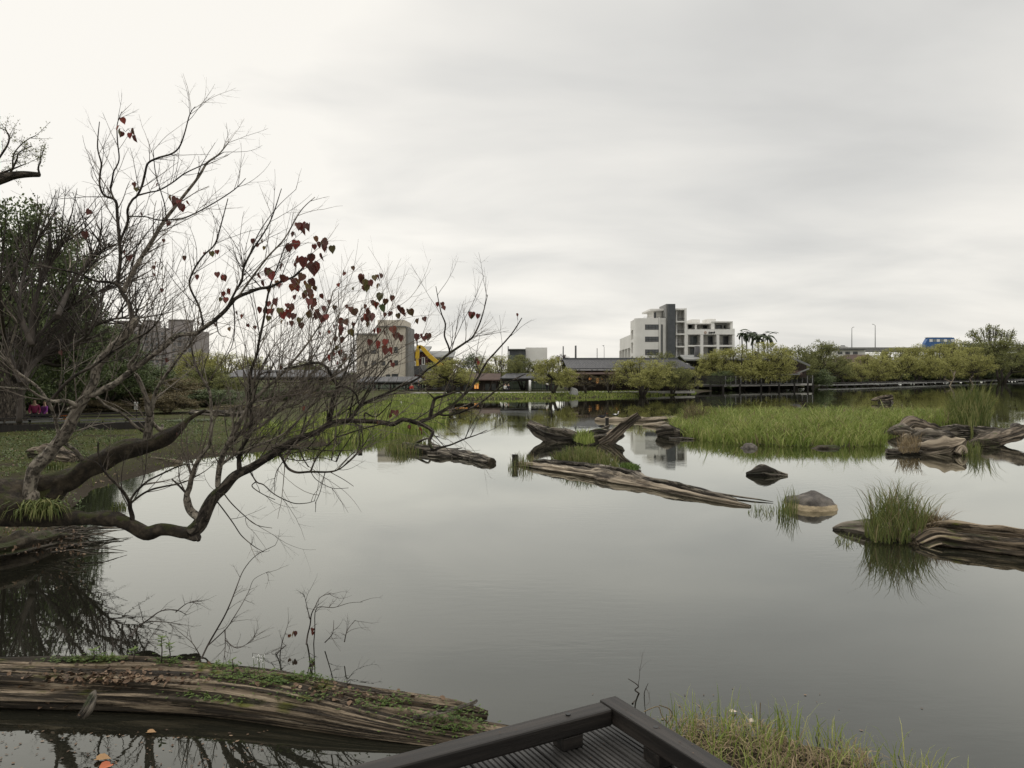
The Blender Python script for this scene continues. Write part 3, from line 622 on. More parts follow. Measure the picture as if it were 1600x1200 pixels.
L_(DRK,[(180,314,4),(173,297,3.6),(175,280,3.2),(178,268,3),(186,250,2.8),(184,222,2.4),(183,195,1.8),(190,174,1.1)],11,10.8,.9)
L_(DRK,[(189,373,5),(200,347,5),(200,328,4.6),(207,313,4.4),(215,305,4.4),(222,290,4.4),(226,272,4.4),(231,255,4),(247,247,3.6),(268,240,3.4),(281,229,3),(289,208,2.6),(297,179,2),(305,167,1.2)],10.9,10.6,.9)
L_(DRK,[(213,306,3.5),(232,301,3),(249,297,2.8),(270,285,2.6),(289,271,2.4),(323,255,2),(350,238,1.4)],10.8,10.5,1)
L_(DRK,[(226,338,2.4),(245,344,2.6),(260,343,3),(289,340,2.8),(328,321,2.4),(365,297,2),(384,278,1.2)],11.1,10.8,.7)
L_(DRK,[(260,343,2),(257,320,2.2),(252,300,2),(243,270,1.8),(240,235,1.2)],11,10.5,.5)
L_(DRK,[(193,457,7),(184,445,5.5),(170,441,5),(155,440,4.4),(142,436,4),(122,428,3.4),(105,423,3.2),(85,419,3),(66,415,2.8),(45,408,2.2),(18,396,1.4)],10.9,10.2,1)
L_(DRK,[(130,430,3.4),(150,405,2.6),(165,385,2.2),(180,375,1.5)],10.5,10.3,.7)
L_(PAL,[(145,617,11),(160,610,11),(179,600,11),(205,579,10.5),(222,568,9),(236,558,8.5),(256,542,8),(276,526,8),(290,522,7.5),(305,522,8),(318,513,8),(330,504,8)],11,10.4,.5)
L_(PAL,[(205,580,7),(201,570,6),(212,556,5.5),(217,540,5),(215,525,4),(222,508,3),(232,490,2)],10.9,10.6,.8)
L_(DRK,[(318,513,4),(312,480,4),(297,447,3.8),(302,423,3.6),(318,400,3.4),(336,381,3),(346,350,2.4),(356,310,1.6)],10.4,10.2,1.2)
L_(DRK,[(355,480,5),(368,455,4.4),(378,439,4.4),(381,418,4),(394,391,3.6),(410,368,3),(425,340,2.4),(440,295,1.4)],10.3,10.3,1.2)
L_(PAL,[(371,465,4),(396,430,4),(420,400,3.4),(445,372,2.8),(470,330,2),(492,308,1.3)],10.3,10.6,.7)
L_(DRK,[(79,626,7),(92,612,6),(105,597,6),(122,584,5.5),(144,573,5.5),(165,557,5),(184,544,4.6),(210,530,4),(231,518,3.4),(250,498,2.4)],10.8,10.3,.7)
L_(PAL,[(105,640,4),(118,634,9),(108,628,8),(98,626,7.5),(86,627,7),(79,626,6),(60,618,5),(45,609,4.4),(29,607,4),(0,605,3.4),(-30,600,3)],11,10.2,.4)
L_(PAL,[(92,690,6),(90,668,6.5),(84,648,6),(76,631,6),(60,607,5.5),(42,592,5),(26,581,4.6),(8,563,4),(-15,545,3)],11,10.4,.5)
L_(PAL,[(26,581,4),(14,560,4),(18,535,4),(26,505,3.4),(12,485,2.6),(2,470,2)],10.5,10,.7)
L_(PAL,[(131,724,9),(124,712,8),(118,704,7.5),(108,698,6.5),(100,692,7),(92,684,6)],11.6,11,.1)
MO=[(-40,790,60),(0,775,52),(52,766,40),(105,750,32),(144,728,30),(184,708,29),(210,700,29),(236,695,26),(262,682,20),(283,666,13),(300,652,8),(322,640,5)]
limb(MOS,MO,11.5,12.2,knob=.42,sides=26)
limb(MOS,[(95,752,26),(80,775,30),(40,790,40)],11.4,11.3,knob=.3,sides=12)
L_(PAL,[(232,690,16),(231,676,14),(234,650,12),(232,636,12),(228,623,9),(218,597,8),(212,585,7)],12,11.4,.4,knob=.2)
L_(PAL,[(236,640,9),(243,615,7),(252,597,6),(270,572,5),(285,552,4),(302,531,3),(318,500,2)],11.9,11.2,1.2)
L_(PAL,[(234,655,6),(250,672,8),(254,664,5)],12,11.9,.1)
L_(PAL,[(240,684,6),(215,668,5),(190,646,5),(165,634,5),(152,621,6)],12,11.2,.4)
L_(DRK,[(207,810,9),(203,795,8),(202,786,7),(194,771,6),(180,755,5.5),(168,742,5),(158,728,4),(154,710,3.6),(153,690,2.6)],10.9,10.6,.7)
L_(DRK,[(203,784,5),(210,772,4.4),(218,763,4.4),(232,751,4),(249,742,3.6),(278,729,3),(296,725,2)],10.9,10.6,.7)
L_(DRK,[(204,786,4.4),(220,773,4),(236,765,3.8),(258,760,3.4),(278,756,3),(297,750,2.4)],10.9,11.1,.5)
L_(DRK,[(292,772,5),(280,760,4),(268,748,3)],10.9,10.8,.3)
for q in ([(339,784,2.6),(352,800,2.4),(365,818,2.2),(376,836,2),(388,847,1.8),(400,856,1.5),(412,862,1)],[(345,765,3),(360,785,2.4),(380,805,2),(400,820,1.6),(425,825,1)],[(400,752,2.6),(412,758,2.4),(425,770,2.2),(440,779,2),(460,786,1.8),(480,786,1.5),(493,783,1)],[(493,784,1.5),(493,800,1)],[(432,708,5),(440,714,5),(445,725,5),(452,733,5),(465,738,4.6),(485,737,4.2),(515,737,3.6),(532,732,2.6),(545,720,2),(560,705,1.4)],[(485,737,3.6),(492,720,3),(503,704,2.6),(520,688,2.2),(534,672,1.4)],[(425,700,3),(455,702,2.8),(480,701,2.4),(515,704,2),(550,703,1.4)],[(468,700,3),(473,715,2.6),(482,730,2.4)],[(394,760,2),(410,772,1.8),(430,780,1.4)],[(440,715,2),(470,720,2),(500,715,1.6),(525,722,1.2)],[(508,737,1.8),(505,752,1.6),(500,770,1.4),(493,786,1.2)],[(515,737,1.4),(538,750,1.3),(552,760,1)],[(485,737,1.6),(495,750,1.4),(518,762,1.2),(545,762,.9)]):
    L_(DRK,q,10.8,rn.uniform(10,10.6),.45)
# many long slender shoots fanning up and to the right
low=[t_ for t_ in TP if 335<t_[0]<560 and 560<t_[1]<735]
for _ in range(48):
    a,b,p=rn.choice(low);an=R(rn.gauss(50,17));ln=rn.uniform(60,190);cv=rn.uniform(-.3,.5);q=[];w_=rn.uniform(2,4.2)
    for i in range(5):
        q.append((a+math.cos(an)*ln/4*i,b-math.sin(an)*ln/4*i,w_*(1-.2*i)));an+=cv*.25
    L_(PAL if rn.random()<.68 else DRK,q,p.y,p.y+rn.uniform(-.9,.9),.75,n=4,rec=rn.random()<.5)
low=[t_ for t_ in TP if 90<t_[0]<420 and 360<t_[1]<640]
for _ in range(46):
    a,b,p=rn.choice(low);an=R(rn.gauss(68,24));ln=rn.uniform(50,130);cv=rn.uniform(-.5,.5);q=[];w_=rn.uniform(1.6,3)
    for i in range(5):
        q.append((a+math.cos(an)*ln/4*i,b-math.sin(an)*ln/4*i,w_*(1-.2*i)));an+=cv*.25
    L_(DRK if rn.random()<.6 else PAL,q,p.y,p.y+rn.uniform(-.9,.9),.7,n=4,rec=False)
# side shoots, curving up, with finer twigs
rec=[]
for P3,rs,den,mb in shoots:
    n=len(P3);ln=sum((P3[i+1]-P3[i]).length for i in range(n-1))
    k=int(ln*6.2*den)
    for _ in range(k):
        i=rn.randint(int(n*.12),n-1);d=(P3[i]-P3[max(0,i-1)]).normalized()
        side=rv(rn);side.y*=.55
        side=(side-d*side.dot(d)).normalized()
        dirn=(d*.75+side*.75+Vector((.12,0,.28))).normalized()
        low=P3[i].z<.95;hi=P3[i].z>4.2
        rr=min(.011,max(.0045,rs[i]*.45))
        Ls=rn.uniform(.35,1.25)*(.55 if low else .62 if hi else 1)
        w=TW if (mb is PAL or rn.random()<.45) else TWD
        grow(w,P3[i],dirn,Ls,rr,2 if Ls>.5 else 1,rn,up=.1 if low else .12 if hi else .36,wander=.6,seg=.085,kids=(2,5),rec=rec,tipr=.35,zmin=.12)
for q in rec[::2]:
    TP.append((800+q.x/q.y*F,HOR-(q.z-EYE)/q.y*F,q))
# leaves
TPa=np.array([(a,b) for a,b,_ in TP]);LF=MB();PET=TWD
cl=[(196,206,3,17),(207,214,2,14),(190,190,1,13),(140,333,1,16),(132,368,1,17),(272,318,3,17),(284,322,3,16),(264,350,1,15),(216,297,2,13),(246,290,1,11),(254,376,1,9),(290,404,1,15),(246,418,2,14),(240,430,1,10),(222,336,1,10),(197,396,1,13),(207,402,2,11),(306,434,1,13),(255,455,1,12),(320,397,1,8),(336,397,2,12),(345,432,3,14),(355,455,2,15),(345,465,2,13),(470,353,3,18),(480,357,3,19),(462,384,2,19),(460,368,1,14),(404,383,4,13),(415,388,1,12),(500,382,3,16),(512,388,2,18),(490,386,1,13),(502,403,1,16),(486,404,1,18),(486,418,2,27),(476,412,1,24),(460,410,2,14),(443,418,1,15),(424,430,2,20),(404,432,1,15),(410,444,1,14),(430,450,2,17),(446,440,2,18),(440,448,1,14),(466,440,2,19),(474,433,1,20),(462,452,2,17),(480,448,2,19),(480,460,2,18),(492,452,1,14),(498,468,2,17),(512,473,1,13),(470,468,2,15),(482,478,2,17),(490,476,1,16),(424,478,2,17),(413,490,2,15),(426,494,2,18),(448,482,2,16),(450,492,2,17),(436,496,2,17),(500,486,2,16),(480,492,2,17),(472,498,2,16),(492,500,1,16),(505,502,2,16),(452,508,2,12),(470,510,1,14),(386,510,1,11),(398,513,1,9),(370,490,1,12),(380,495,1,12),(358,516,1,10),(538,428,1,13),(550,420,1,12),(528,447,1,10),(552,452,1,8),(572,440,3,17),(578,448,2,18),(568,452,1,16),(590,438,2,15),(593,448,1,17),(596,466,1,19),(612,466,1,17),(596,480,3,18),(580,474,1,14),(525,485,2,12),(540,480,1,9),(558,490,2,16),(570,484,2,14),(576,494,2,19),(566,502,2,14),(552,508,1,12),(600,492,1,12),(610,492,1,14),(625,490,2,16),(632,494,2,15),(636,486,1,13),(652,503,1,15),(662,500,1,14),(535,510,2,17),(540,516,2,17),(522,512,1,14),(513,520,1,10),(534,530,2,15),(528,545,1,11),(516,538,1,11),(500,522,1,9),(594,520,2,14),(604,537,1,14),(603,545,2,17),(578,536,1,13),(592,540,1,14),(612,548,1,16),(622,522,2,17),(629,530,1,16),(654,528,1,15),(662,531,1,14),(668,527,1,15),(516,560,1,17),(542,558,1,12),(526,552,2,12),(536,568,2,14),(612,566,1,12),(612,572,1,14),(690,482,2,14),(738,493,2,12),(748,495,1,11),(807,493,1,10),(746,564,1,14),(748,568,1,12),(610,650,2,14),(592,662,1,8),(640,668,1,12),(650,672,2,11),(298,524,1,10),(262,564,1,12),(252,548,1,13),(95,552,1,10),(278,680,1,9),(440,575,1,8),(444,640,1,11),(474,638,1,10),(310,505,1,12),(335,508,1,11),(660,525,1,10)]
for cx,cy,n,sz in cl:
    i=int(np.argmin((TPa[:,0]-cx)**2+(TPa[:,1]-cy)**2));q=TP[i][2];Dq=q.y+rn.uniform(-.1,.1)
    c=P(cx,cy,Dq)
    if (c-q).length>.03:
        m=q.lerp(c,.5)+Vector((0,0,.05));PET.tube([q,m,c],[.004,.0035,.003],3,cap=False)
    for j in range(n+(1 if n>1 else 0)):
        s=sz*.74/F*Dq*rn.uniform(.7,1.15)
        off=Vector((rn.uniform(-1,1),rn.uniform(-.6,.6),rn.uniform(-.6,.8)))*(.085 if n>1 else .01)
        b=c+off+Vector((0,0,s*.5))
        PET.tube([c,(c+b)/2+Vector((0,0,.02)),b],.0018,3,cap=False)
        d=Vector((rn.uniform(-.45,.45),rn.uniform(-.4,.4),-1)).normalized()
        nr=Vector((rn.uniform(-1.6,1.6),-1,rn.uniform(-.4,.6))).normalized()
        LF.heart(b,d,nr,s)
tr=main.part('trunk',LOW,M['bark_moss'])
main.part('mossy_bough',MOS,M['bark_moss'])
main.part('limb',DRK,M['bark_dark'])
o=main.part('limb',PAL,M['bark_pale']);o['label']='pale grey limbs'
main.part('twigs',TW,M['twig']);o=main.part('twigs',TWD,M['twig_dark']);o['label']='dark twigs'
main.part('leaves',LF,M['leaf_red'])
# strap-leaved ferns on the bough
def tuft(name,label,cat,pts,hpx,wd,mt,n,lean=.5,group=None,hj=(.5,1.1),dry=0,under=0,base=None):
    """pts: list of (px,row,D,z) anchor points"""
    c=base or Vector(pts[0]);t=Thing(name,label,cat,group,c);g=MB();g2=MB()
    for _ in range(n):
        p=Vector(rnd.choice(pts));j=rv(rnd)*rnd.random()*under
        h=hpx*rnd.uniform(*hj)
        blade(g2 if rnd.random()<dry else g,p.x+j.x,p.y+j.y,p.z,h,wd*rnd.uniform(.6,1.3),rnd,lean)
    t.part('blades',g,mt)
    if g2.f:t.part('dry_blades',g2,M['dry'])
    return t
bl=[];
g=MB()
for _ in range(420):
    px_=rn.uniform(26,86);p=P(px_,800-(px_-26)*.08+rn.uniform(-9,7),11.05+rn.uniform(-.1,.15));a=rn.uniform(0,6.28);l=rn.uniform(.12,.3)
    q=[p,p+Vector((math.cos(a)*l*.35,math.sin(a)*l*.35,l*.35)),p+Vector((math.cos(a)*l*.75,math.sin(a)*l*.75,l*.2)),p+Vector((math.cos(a)*l*1.0,math.sin(a)*l*1.0,-l*.35))]
    sd_=Vector((-math.sin(a),math.cos(a),0))*.008
    g.add([q[0]-sd_,q[0]+sd_,q[1]-sd_,q[1]+sd_,q[2]-sd_,q[2]+sd_,q[3]],[(0,1,3,2),(2,3,5,4),(4,5,6)])
t=Thing('fern','clump of drooping strap leaves growing on the mossy low trunk','plant',None,P(55,812,11));t.part('fronds',g,M['grass2'])
for lb,pl_,n_ in (('small upright green blades on the low trunk above the bend',[P(x_,800,10.9) for x_ in range(176,200,4)],60),('short green blades sprouting behind the mossy bough by the pale trunk',[P(x_,735,12.1) for x_ in range(70,100,4)],90)):
    tuft('grass_tuft',lb,'grass tuft',pl_,.16,.012,M['grass2'],n_,.3,'tufts growing on the tree')
#@@LOGS
# ================================================================ driftwood, rocks
rn=random.Random(3)
def logobj(name,label,cat,parts,group=None,base=None,extra=None):
    """parts: (part name, [(px,row,D,radius m)...], material key, dict)"""
    p0=parts[0][1][0];b=base or Vector((xr(p0[0],p0[2]),p0[2],0))
    t=Thing(name,label,cat,group,b)
    for nm,pts,mk,kw in parts:
        q=smooth_path([(xr(a,d),d,z,r) for a,z,d,r in pts],kw.pop('n',14));g=MB()
        g.tube([Vector(v[:3]) for v in q],[max(.01,v[3]) for v in q],kw.pop('sides',54),knob=.22,ridge=kw.pop('ridge',.38)*1.15,rf=kw.pop('rf',2.4),flat=kw.pop('flat',.8),seed=rn.uniform(0,50),lf=kw.pop('lf',.5))
        t.part(nm,g,M[mk])
    return t
def wl(row): return EYE*F/(row-HOR)
# points are (px, z metres, D, r)
logobj('driftwood_log','forked driftwood in mid pond, both weathered ends raised like an X','driftwood',[
 ('trunk',[(826,.83,35.5,.20),(838,.62,35.4,.30),(855,.34,35.2,.42),(875,.22,35,.42),(900,.16,35,.33),(930,.10,34.8,.26)],'wood_grey',dict(ridge=.55,rf=3)),
 ('trunk',[(898,.0,34.6,.15),(915,.12,34.6,.4),(935,.2,34.6,.5),(955,.28,34.6,.42),(972,.42,34.7,.25)],'wood_grey',dict(ridge=.6,rf=3.2)),
 ('raised_limb',[(938,.0,34.2,.30),(955,.30,34.1,.32),(975,.78,34,.27),(990,1.12,33.9,.22),(998,1.30,33.9,.19)],'wood_drift',dict(ridge=.5,rf=3)),
 ('broken_limb',[(925,.2,34.9,.25),(940,.5,34.9,.2),(953,.78,34.9,.03)],'wood_grey',dict(ridge=.6)),
 ('splinter',[(960,.5,34.4,.12),(978,.9,34.4,.09),(992,1.15,34.4,.02)],'wood_grey',dict(ridge=.5)),
])
logobj('fallen_log','long thin pale log slanting through the open water from the dark post to the boulder','log',[
 ('trunk',[(812,.02,26.5,.13),(840,.05,25.6,.19),(880,.05,24.6,.22),(920,.05,23.6,.24),(950,.05,22.9,.32),(985,.04,22,.30),(1010,.03,21.4,.19),(1050,.03,20.4,.15),(1100,.02,19.4,.12),(1140,.02,18.7,.11),(1172,.01,18.2,.05)],'wood_pale',dict(ridge=.5,rf=2.2,flat=.65)),
 ('bark_strip',[(835,.12,26,.13),(880,.16,25.1,.15),(940,.18,23.9,.14),(985,.19,22.7,.15),(1005,.12,22,.13),(1050,.12,20.9,.13),(1110,.08,19.5,.10),(1150,.05,18.8,.05)],'wood_grey',dict(ridge=.7,rf=3,flat=.7)),
 ('broken_stub',[(955,.06,22.6,.1),(962,-.02,22.1,.07),(968,-.1,22,.03)],'wood_grey',dict(sides=8)),
])
logobj('dead_branch','thin dead branch floating beside the tip of the long pale log','branch',[
 ('trunk',[(1100,.05,20.2,.04),(1140,.05,19.6,.035),(1180,.04,19.1,.03),(1208,.02,18.8,.012)],'wood_grey',dict(sides=7)),])
logobj('fallen_log','log with a dark sawn end pointing right, floating below the hanging branch','log',[
 ('trunk',[(632,.20,31.5,.16),(650,.14,31,.20),(690,.08,30,.22),(730,.06,28.6,.22),(755,.06,27.4,.21),(768,.05,26.8,.17)],'wood_grey',dict(ridge=.35)),
 ('sawn_end',[(766,.05,26.9,.16),(769.5,.05,26.75,.15)],'mud',dict(sides=16,ridge=.1)),
 ('root',[(672,.02,29.2,.12),(690,.04,28.9,.16),(706,.02,28.7,.1)],'wood_grey',dict(ridge=.7)),
 ('branch_stub',[(650,.3,31.4,.08),(668,.5,31.2,.05),(676,.3,31,.06),(700,.2,30,.05),(722,.28,29.4,.02)],'wood_grey',dict(sides=9)),
])
logobj('driftwood_log','dark pointed driftwood lump alone in the open water above the boulder','driftwood',[
 ('trunk',[(1166,.03,23.9,.05),(1176,.04,23.8,.14),(1190,.05,23.8,.26),(1205,.04,23.7,.21),(1218,.03,23.7,.10),(1231,.02,23.6,.04)],'wood_grey',dict(ridge=.7,rf=3))])
logobj('fallen_log','mossy split log entering from the right edge with the grass tuft on its end','log',[
 ('trunk',[(1432,.0,14.2,.22),(1460,.10,14.3,.30),(1500,.08,14.1,.28),(1560,.06,13.7,.29),(1640,.05,13.3,.30),(1720,.04,13,.32)],'wood_fore',dict(ridge=.45,rf=2.6,flat=.62)),
 ('slab',[(1425,.10,14.7,.12),(1470,.22,14.6,.14),(1530,.24,14.2,.14),(1600,.22,13.9,.15),(1700,.2,13.6,.15)],'wood_fore',dict(ridge=.6,rf=3)),
])
logobj('fallen_log','dark pointed log end left of the tall grass tuft','log',[
 ('trunk',[(1301,.02,15.6,.03),(1318,.06,15.5,.13),(1345,.08,15.3,.20),(1375,.08,15,.24),(1410,.04,14.7,.22)],'wood_grey',dict(ridge=.5,rf=3,flat=.7))])
grp='driftwood roots heaped off the tip of the grass island'
logobj('driftwood_stump','pale grained stump, nearest of the driftwood heap, mirrored in the water','driftwood',[
 ('trunk',[(1426,.05,30.6,.20),(1442,.12,30.4,.34),(1462,.18,30.1,.42),(1482,.28,30,.40),(1499,.42,29.9,.27),(1509,.58,29.8,.07)],'wood_pale',dict(ridge=.55,rf=2.2,flat=.85)),
 ('root',[(1385,.12,29.9,.13),(1398,.08,29.9,.17),(1415,.08,30,.26),(1432,.08,30.2,.32)],'wood_grey',dict(ridge=.6)),
 ('root',[(1496,.05,29.5,.2),(1503,.25,29.5,.2),(1508,.05,29.4,.12)],'wood_pale',dict(ridge=.5)),
],grp)
logobj('driftwood_log','flaky grey log in the middle of the driftwood heap, behind the pale stump','driftwood',[
 ('trunk',[(1424,.05,35,.3),(1440,.16,34.8,.44),(1460,.22,34.6,.46),(1480,.22,34.6,.34),(1492,.15,34.6,.15)],'wood_grey',dict(ridge=.6,rf=3.5))],grp)
logobj('driftwood_stump','knobbly upturned stump at the back left of the driftwood heap with a dark hollow','driftwood',[
 ('trunk',[(1415,.2,38.8,.45),(1424,.45,38.8,.52),(1435,.45,38.7,.42),(1455,.3,38.6,.32),(1470,.2,38.5,.2)],'wood_drift',dict(ridge=.8,rf=3)),
 ('root',[(1384,.20,38,.05),(1396,.34,38,.22),(1408,.38,38.2,.3),(1418,.2,38.5,.3)],'wood_grey',dict(ridge=.8,rf=3)),
 ('root',[(1410,.0,37.3,.1),(1416,.1,37.3,.12),(1422,.0,37.3,.08)],'wood_pale',dict(ridge=.4)),
],grp)
logobj('fallen_log','flat dark log along the waterline behind the driftwood heap','log',[
 ('trunk',[(1445,.12,40.3,.2),(1480,.14,40.2,.24),(1500,.2,40.2,.27),(1530,.14,40.3,.24),(1560,.1,40.5,.18),(1585,.1,40.8,.08)],'wood_grey',dict(ridge=.6,rf=3))],grp)
logobj('fallen_log','reddish brown log rising to the right edge beside the driftwood heap','log',[
 ('trunk',[(1516,.02,33.4,.22),(1530,.10,33.2,.42),(1550,.22,33.2,.46),(1575,.40,33.4,.42),(1596,.58,33.6,.36),(1604,.64,33.7,.25)],'wood_drift',dict(ridge=.3,flat=.8)),
 ('split_end',[(1517,.02,32.9,.2),(1532,.04,32.7,.3),(1548,.08,32.7,.2),(1562,.1,32.8,.06)],'mud',dict(ridge=.7))],grp)
logobj('fallen_log','pale flat log on the water behind the short post','log',[
 ('trunk',[(930,.02,50.4,.1),(940,.06,50.2,.24),(975,.07,50,.2),(1010,.08,49.8,.22),(1045,.1,49.6,.26),(1062,.08,49.5,.2)],'wood_pale',dict(ridge=.35,rf=2.2))])
logobj('fallen_log','thin curved pale log between the flat log and the green island','log',[
 ('trunk',[(1005,.05,45.5,.1),(1022,.1,45,.16),(1045,.14,44,.2),(1066,.1,43,.18)],'wood_pale',dict(ridge=.4))])
logobj('driftwood_stump','dark knotted stump at the left tip of the green island','driftwood',[
 ('trunk',[(1028,.10,38.2,.25),(1040,.2,38,.38),(1052,.2,38,.34),(1066,.12,37.8,.2)],'wood_grey',dict(ridge=.8,rf=3)),
 ('root',[(1045,.03,36.6,.05),(1065,.05,36.4,.09),(1085,.05,36.3,.05)],'wood_grey',dict(sides=9))])
logobj('driftwood_log','pale driftwood on a low pedestal in the water behind the green island','driftwood',[
 ('trunk',[(1362,.30,79,.1),(1372,.42,79,.26),(1385,.5,79,.34),(1394,.55,79,.30)],'wood_drift',dict(ridge=.6)),
 ('pedestal',[(1374,-.2,79,.5),(1388,-.1,79.2,.6),(1394,.1,79,.4)],'wood_grey',dict(ridge=.4))])
logobj('fallen_log','light split log floating off the left bank below the mossy bough','log',[
 ('trunk',[(186,.05,27.5,.12),(215,.07,27.2,.16),(250,.06,27,.14),(285,.03,27,.06)],'wood_pale',dict(ridge=.5))])
logobj('fallen_log','brown log lying on the left lawn behind the upright pale branch','log',[
 ('trunk',[(300,.6,48,.25),(340,.62,47,.3),(380,.6,46,.28),(415,.55,45,.2)],'wood_grey',dict(ridge=.4)),
 ('branch_stub',[(350,.7,46.6,.12),(372,1.1,46.4,.09),(385,1.2,46.3,.03)],'wood_grey',dict(sides=8))])
logobj('fallen_log','short brown log on the mud by the root of the leaning tree','log',[
 ('trunk',[(50,.5,25,.2),(75,.55,24.8,.35),(100,.5,24.5,.34),(118,.42,24.2,.2)],'wood_drift',dict(ridge=.5))])
logobj('submerged_root','rough muddy root mass in the shallows under the leaning trunk at the left edge','root',[
 ('trunk',[(-60,.1,12.6,.5),(-10,.12,12.8,.55),(40,.10,13.4,.5),(85,.06,14,.35),(125,.03,14.4,.14)],'mud',dict(ridge=.6,rf=3,flat=.5))])
g=MB();g2=MB()
for _ in range(90):
    p=W(rn.uniform(-40,135),rn.uniform(806,866),.12);a=rn.uniform(-.5,.5);l=rn.uniform(.3,1.1);d=Vector((math.cos(a),math.sin(a),rn.uniform(-.12,.2)))
    g.tube([p,p+d*l*.5+Vector((0,0,rn.uniform(-.03,.08))),p+d*l],[rn.uniform(.008,.03),rn.uniform(.008,.022),.004],6,knob=.3)
for _ in range(700):
    p=W(rn.uniform(-40,130),rn.uniform(800,866),rn.uniform(.08,.3));g2.leaf(p,rv(rn),(rv(rn)+Vector((0,0,1))).normalized(),rn.uniform(.03,.08),rn.uniform(.02,.05))
tag(g.build('root_debris',M['wood_grey']),'tangle of dead sticks and roots on the mud under the leaning trunk','dead sticks',kind='stuff')
tag(g2.build('mud_litter',M['litter']),'dead leaves over the mud under the leaning trunk','dead leaves',kind='stuff')
# boulders
def boulder(label,px,D,w,h,mk,seed,dp=.8,z=-.0,name='boulder',cat='boulder',group=None):
    import bmesh
    bm=bmesh.new();bmesh.ops.create_icosphere(bm,subdivisions=4,radius=1)
    for v in bm.verts:
        c=v.co.copy();n=1+.28*mnoise.noise(c*1.3+Vector((seed,0,0)))+.10*mnoise.noise(c*4+Vector((0,seed,0)))
        v.co=Vector((c.x*w/2*n,c.y*w/2*dp*n,c.z*h*n))
    me=bpy.data.meshes.new(name);bm.to_mesh(me);bm.free()
    for p in me.polygons:p.use_smooth=True
    me.materials.append(M[mk]);o=bpy.data.objects.new(name,me);COL.objects.link(o);o.location=(xr(px,D),D,z);tag(o,label,cat,group);return o
boulder('rounded grey boulder with a cream tide band, right of the long pale log',1268,18.1,1.12,.36,'boulder',3,1.0)
boulder('small rough rock at the foot of the green island, left of centre',1170,32.2,.62,.2,'rock',8)
boulder('low brown mud clod at the near edge of the green island',1292,32.1,1.2,.14,'mud',5,.5)
boulder('small dark rock alone in the water at the right edge beyond the heap',1587,45.5,.62,.2,'rock',2)
boulder('grey block of stone on the far lawn before the tiled house',896,96,1.1,.75,'concrete',9,.8,z=.5)
boulder('flat rock behind the driftwood log on the left bank mud',160,24.5,.7,.25,'rock',12,z=.2)
# posts in the water
for lb,px_,D_,w_,zt in (('square dark post standing at the left end of the long pale log',804.5,26.2,.19,.36),('short grey post standing behind the forked driftwood',948.5,46,.19,.42),('short dark post in the water below the left hanging branch',563,36,.16,.7)):
    g=MB();x_=xr(px_,D_);g.box((x_-w_/2,D_-w_/2,-.8),(x_+w_/2,D_+w_/2,zt));g.box((x_-w_/2-.008,D_-w_/2-.008,zt),(x_+w_/2+.008,D_+w_/2+.008,zt+.02))
    o=g.build('post',M['timber']);recenter(o,(x_,D_,0));tag(o,lb,'post')
# ================================================================ grass
isl=[(8.2,37.5),(9.3,34),(11.5,32.6),(14,32.3),(16.2,33.2),(17.4,36.5),(19.4,40.3),(25,41.6),(27.6,44.5),(27.6,48),(24,51.5),(17,52),(12,50),(9.2,45)]
g=MB();c=Vector((17.5,42,.22));ring=[Vector((x_,y_,-.12)) for x_,y_ in isl];ring2=[v.lerp(c,.12)+Vector((0,0,.14)) for v in ring];n=len(isl)
g.add([c]+ring2+ring,[(0,1+(i+1)%n,1+i)[::-1] for i in range(n)]+[(1+i,1+(i+1)%n,1+n+(i+1)%n,1+n+i)[::-1] for i in range(n)],smooth=True)
tag(g.build('island_mud',M['mud']),kind='structure')
rn=random.Random(21);g=MB();gd=MB();cnt=0
while cnt<30000:
    x_=rn.uniform(7.6,28.2);y_=rn.uniform(31.6,52.5)
    if rn.random()>(46/y_)**2.2:continue
    j=.35*mnoise.noise(Vector((x_*2,y_*2,0)))
    if not pip(x_+j,y_+j,isl):continue
    cnt+=1
    e_=min(1,.50+.5*min(abs(y_-32.2)/3,1))*(.72 if x_<10.5 else 1)
    tl=1+.35*mnoise.noise(Vector((x_*.6,y_*.6,3)))
    h=rn.uniform(.4,1.0)*e_*tl*(rn.uniform(1.2,1.6) if rn.random()<.035 else 1)
    blade(gd if rn.random()<.09+.25*max(0,mnoise.noise(Vector((x_*.35,y_*.35,8)))) else g,x_,y_,rn.uniform(-.02,.1),h,rn.uniform(.022,.045),rn,.85)
tag(g.build('island_grass',M['grass']),'lush green grass covering the long island','grass',kind='stuff')
tag(gd.build('dry_island_grass',M['dry']),'dry yellow stems standing among the green island grass','dry grass',kind='stuff')
# taller reeds at the far right end of the island
def patch(name,label,cat,n,poly_px,h,w,mk,lean=.4,zb=0,rn=rn,stuff=False,dry=0,mx=1.15):
    """poly_px: waterline polygon in (px,row)"""
    pl=[tuple(W(a,b)[:2]) for a,b in poly_px];x0=min(p[0] for p in pl);x1=max(p[0] for p in pl);y0=min(p[1] for p in pl);y1=max(p[1] for p in pl)
    g=MB();g2=MB();k=0;cx,cy=(x0+x1)/2,(y0+y1)/2;rx,ry=(x1-x0)/2,(y1-y0)/2
    while k<n:
        x_=rn.uniform(x0,x1);y_=rn.uniform(y0,y1)
        if not pip(x_,y_,pl):continue
        k+=1;d=math.hypot((x_-cx)/rx,(y_-cy)/ry)
        blade(g2 if rn.random()<dry else g,x_,y_,zb,h*rn.uniform(.4,mx)*max(.35,1.1-.6*d),w*rn.uniform(.6,1.3),rn,lean)
    base=Vector((cx,cy,0))
    if stuff:
        return tag(g.build(name,M[mk]),label,cat,kind='stuff')
    t=Thing(name,label,cat,None,base);t.part('blades',g,M[mk])
    if g2.f:t.part('dry_blades',g2,M['dry'])
    return t
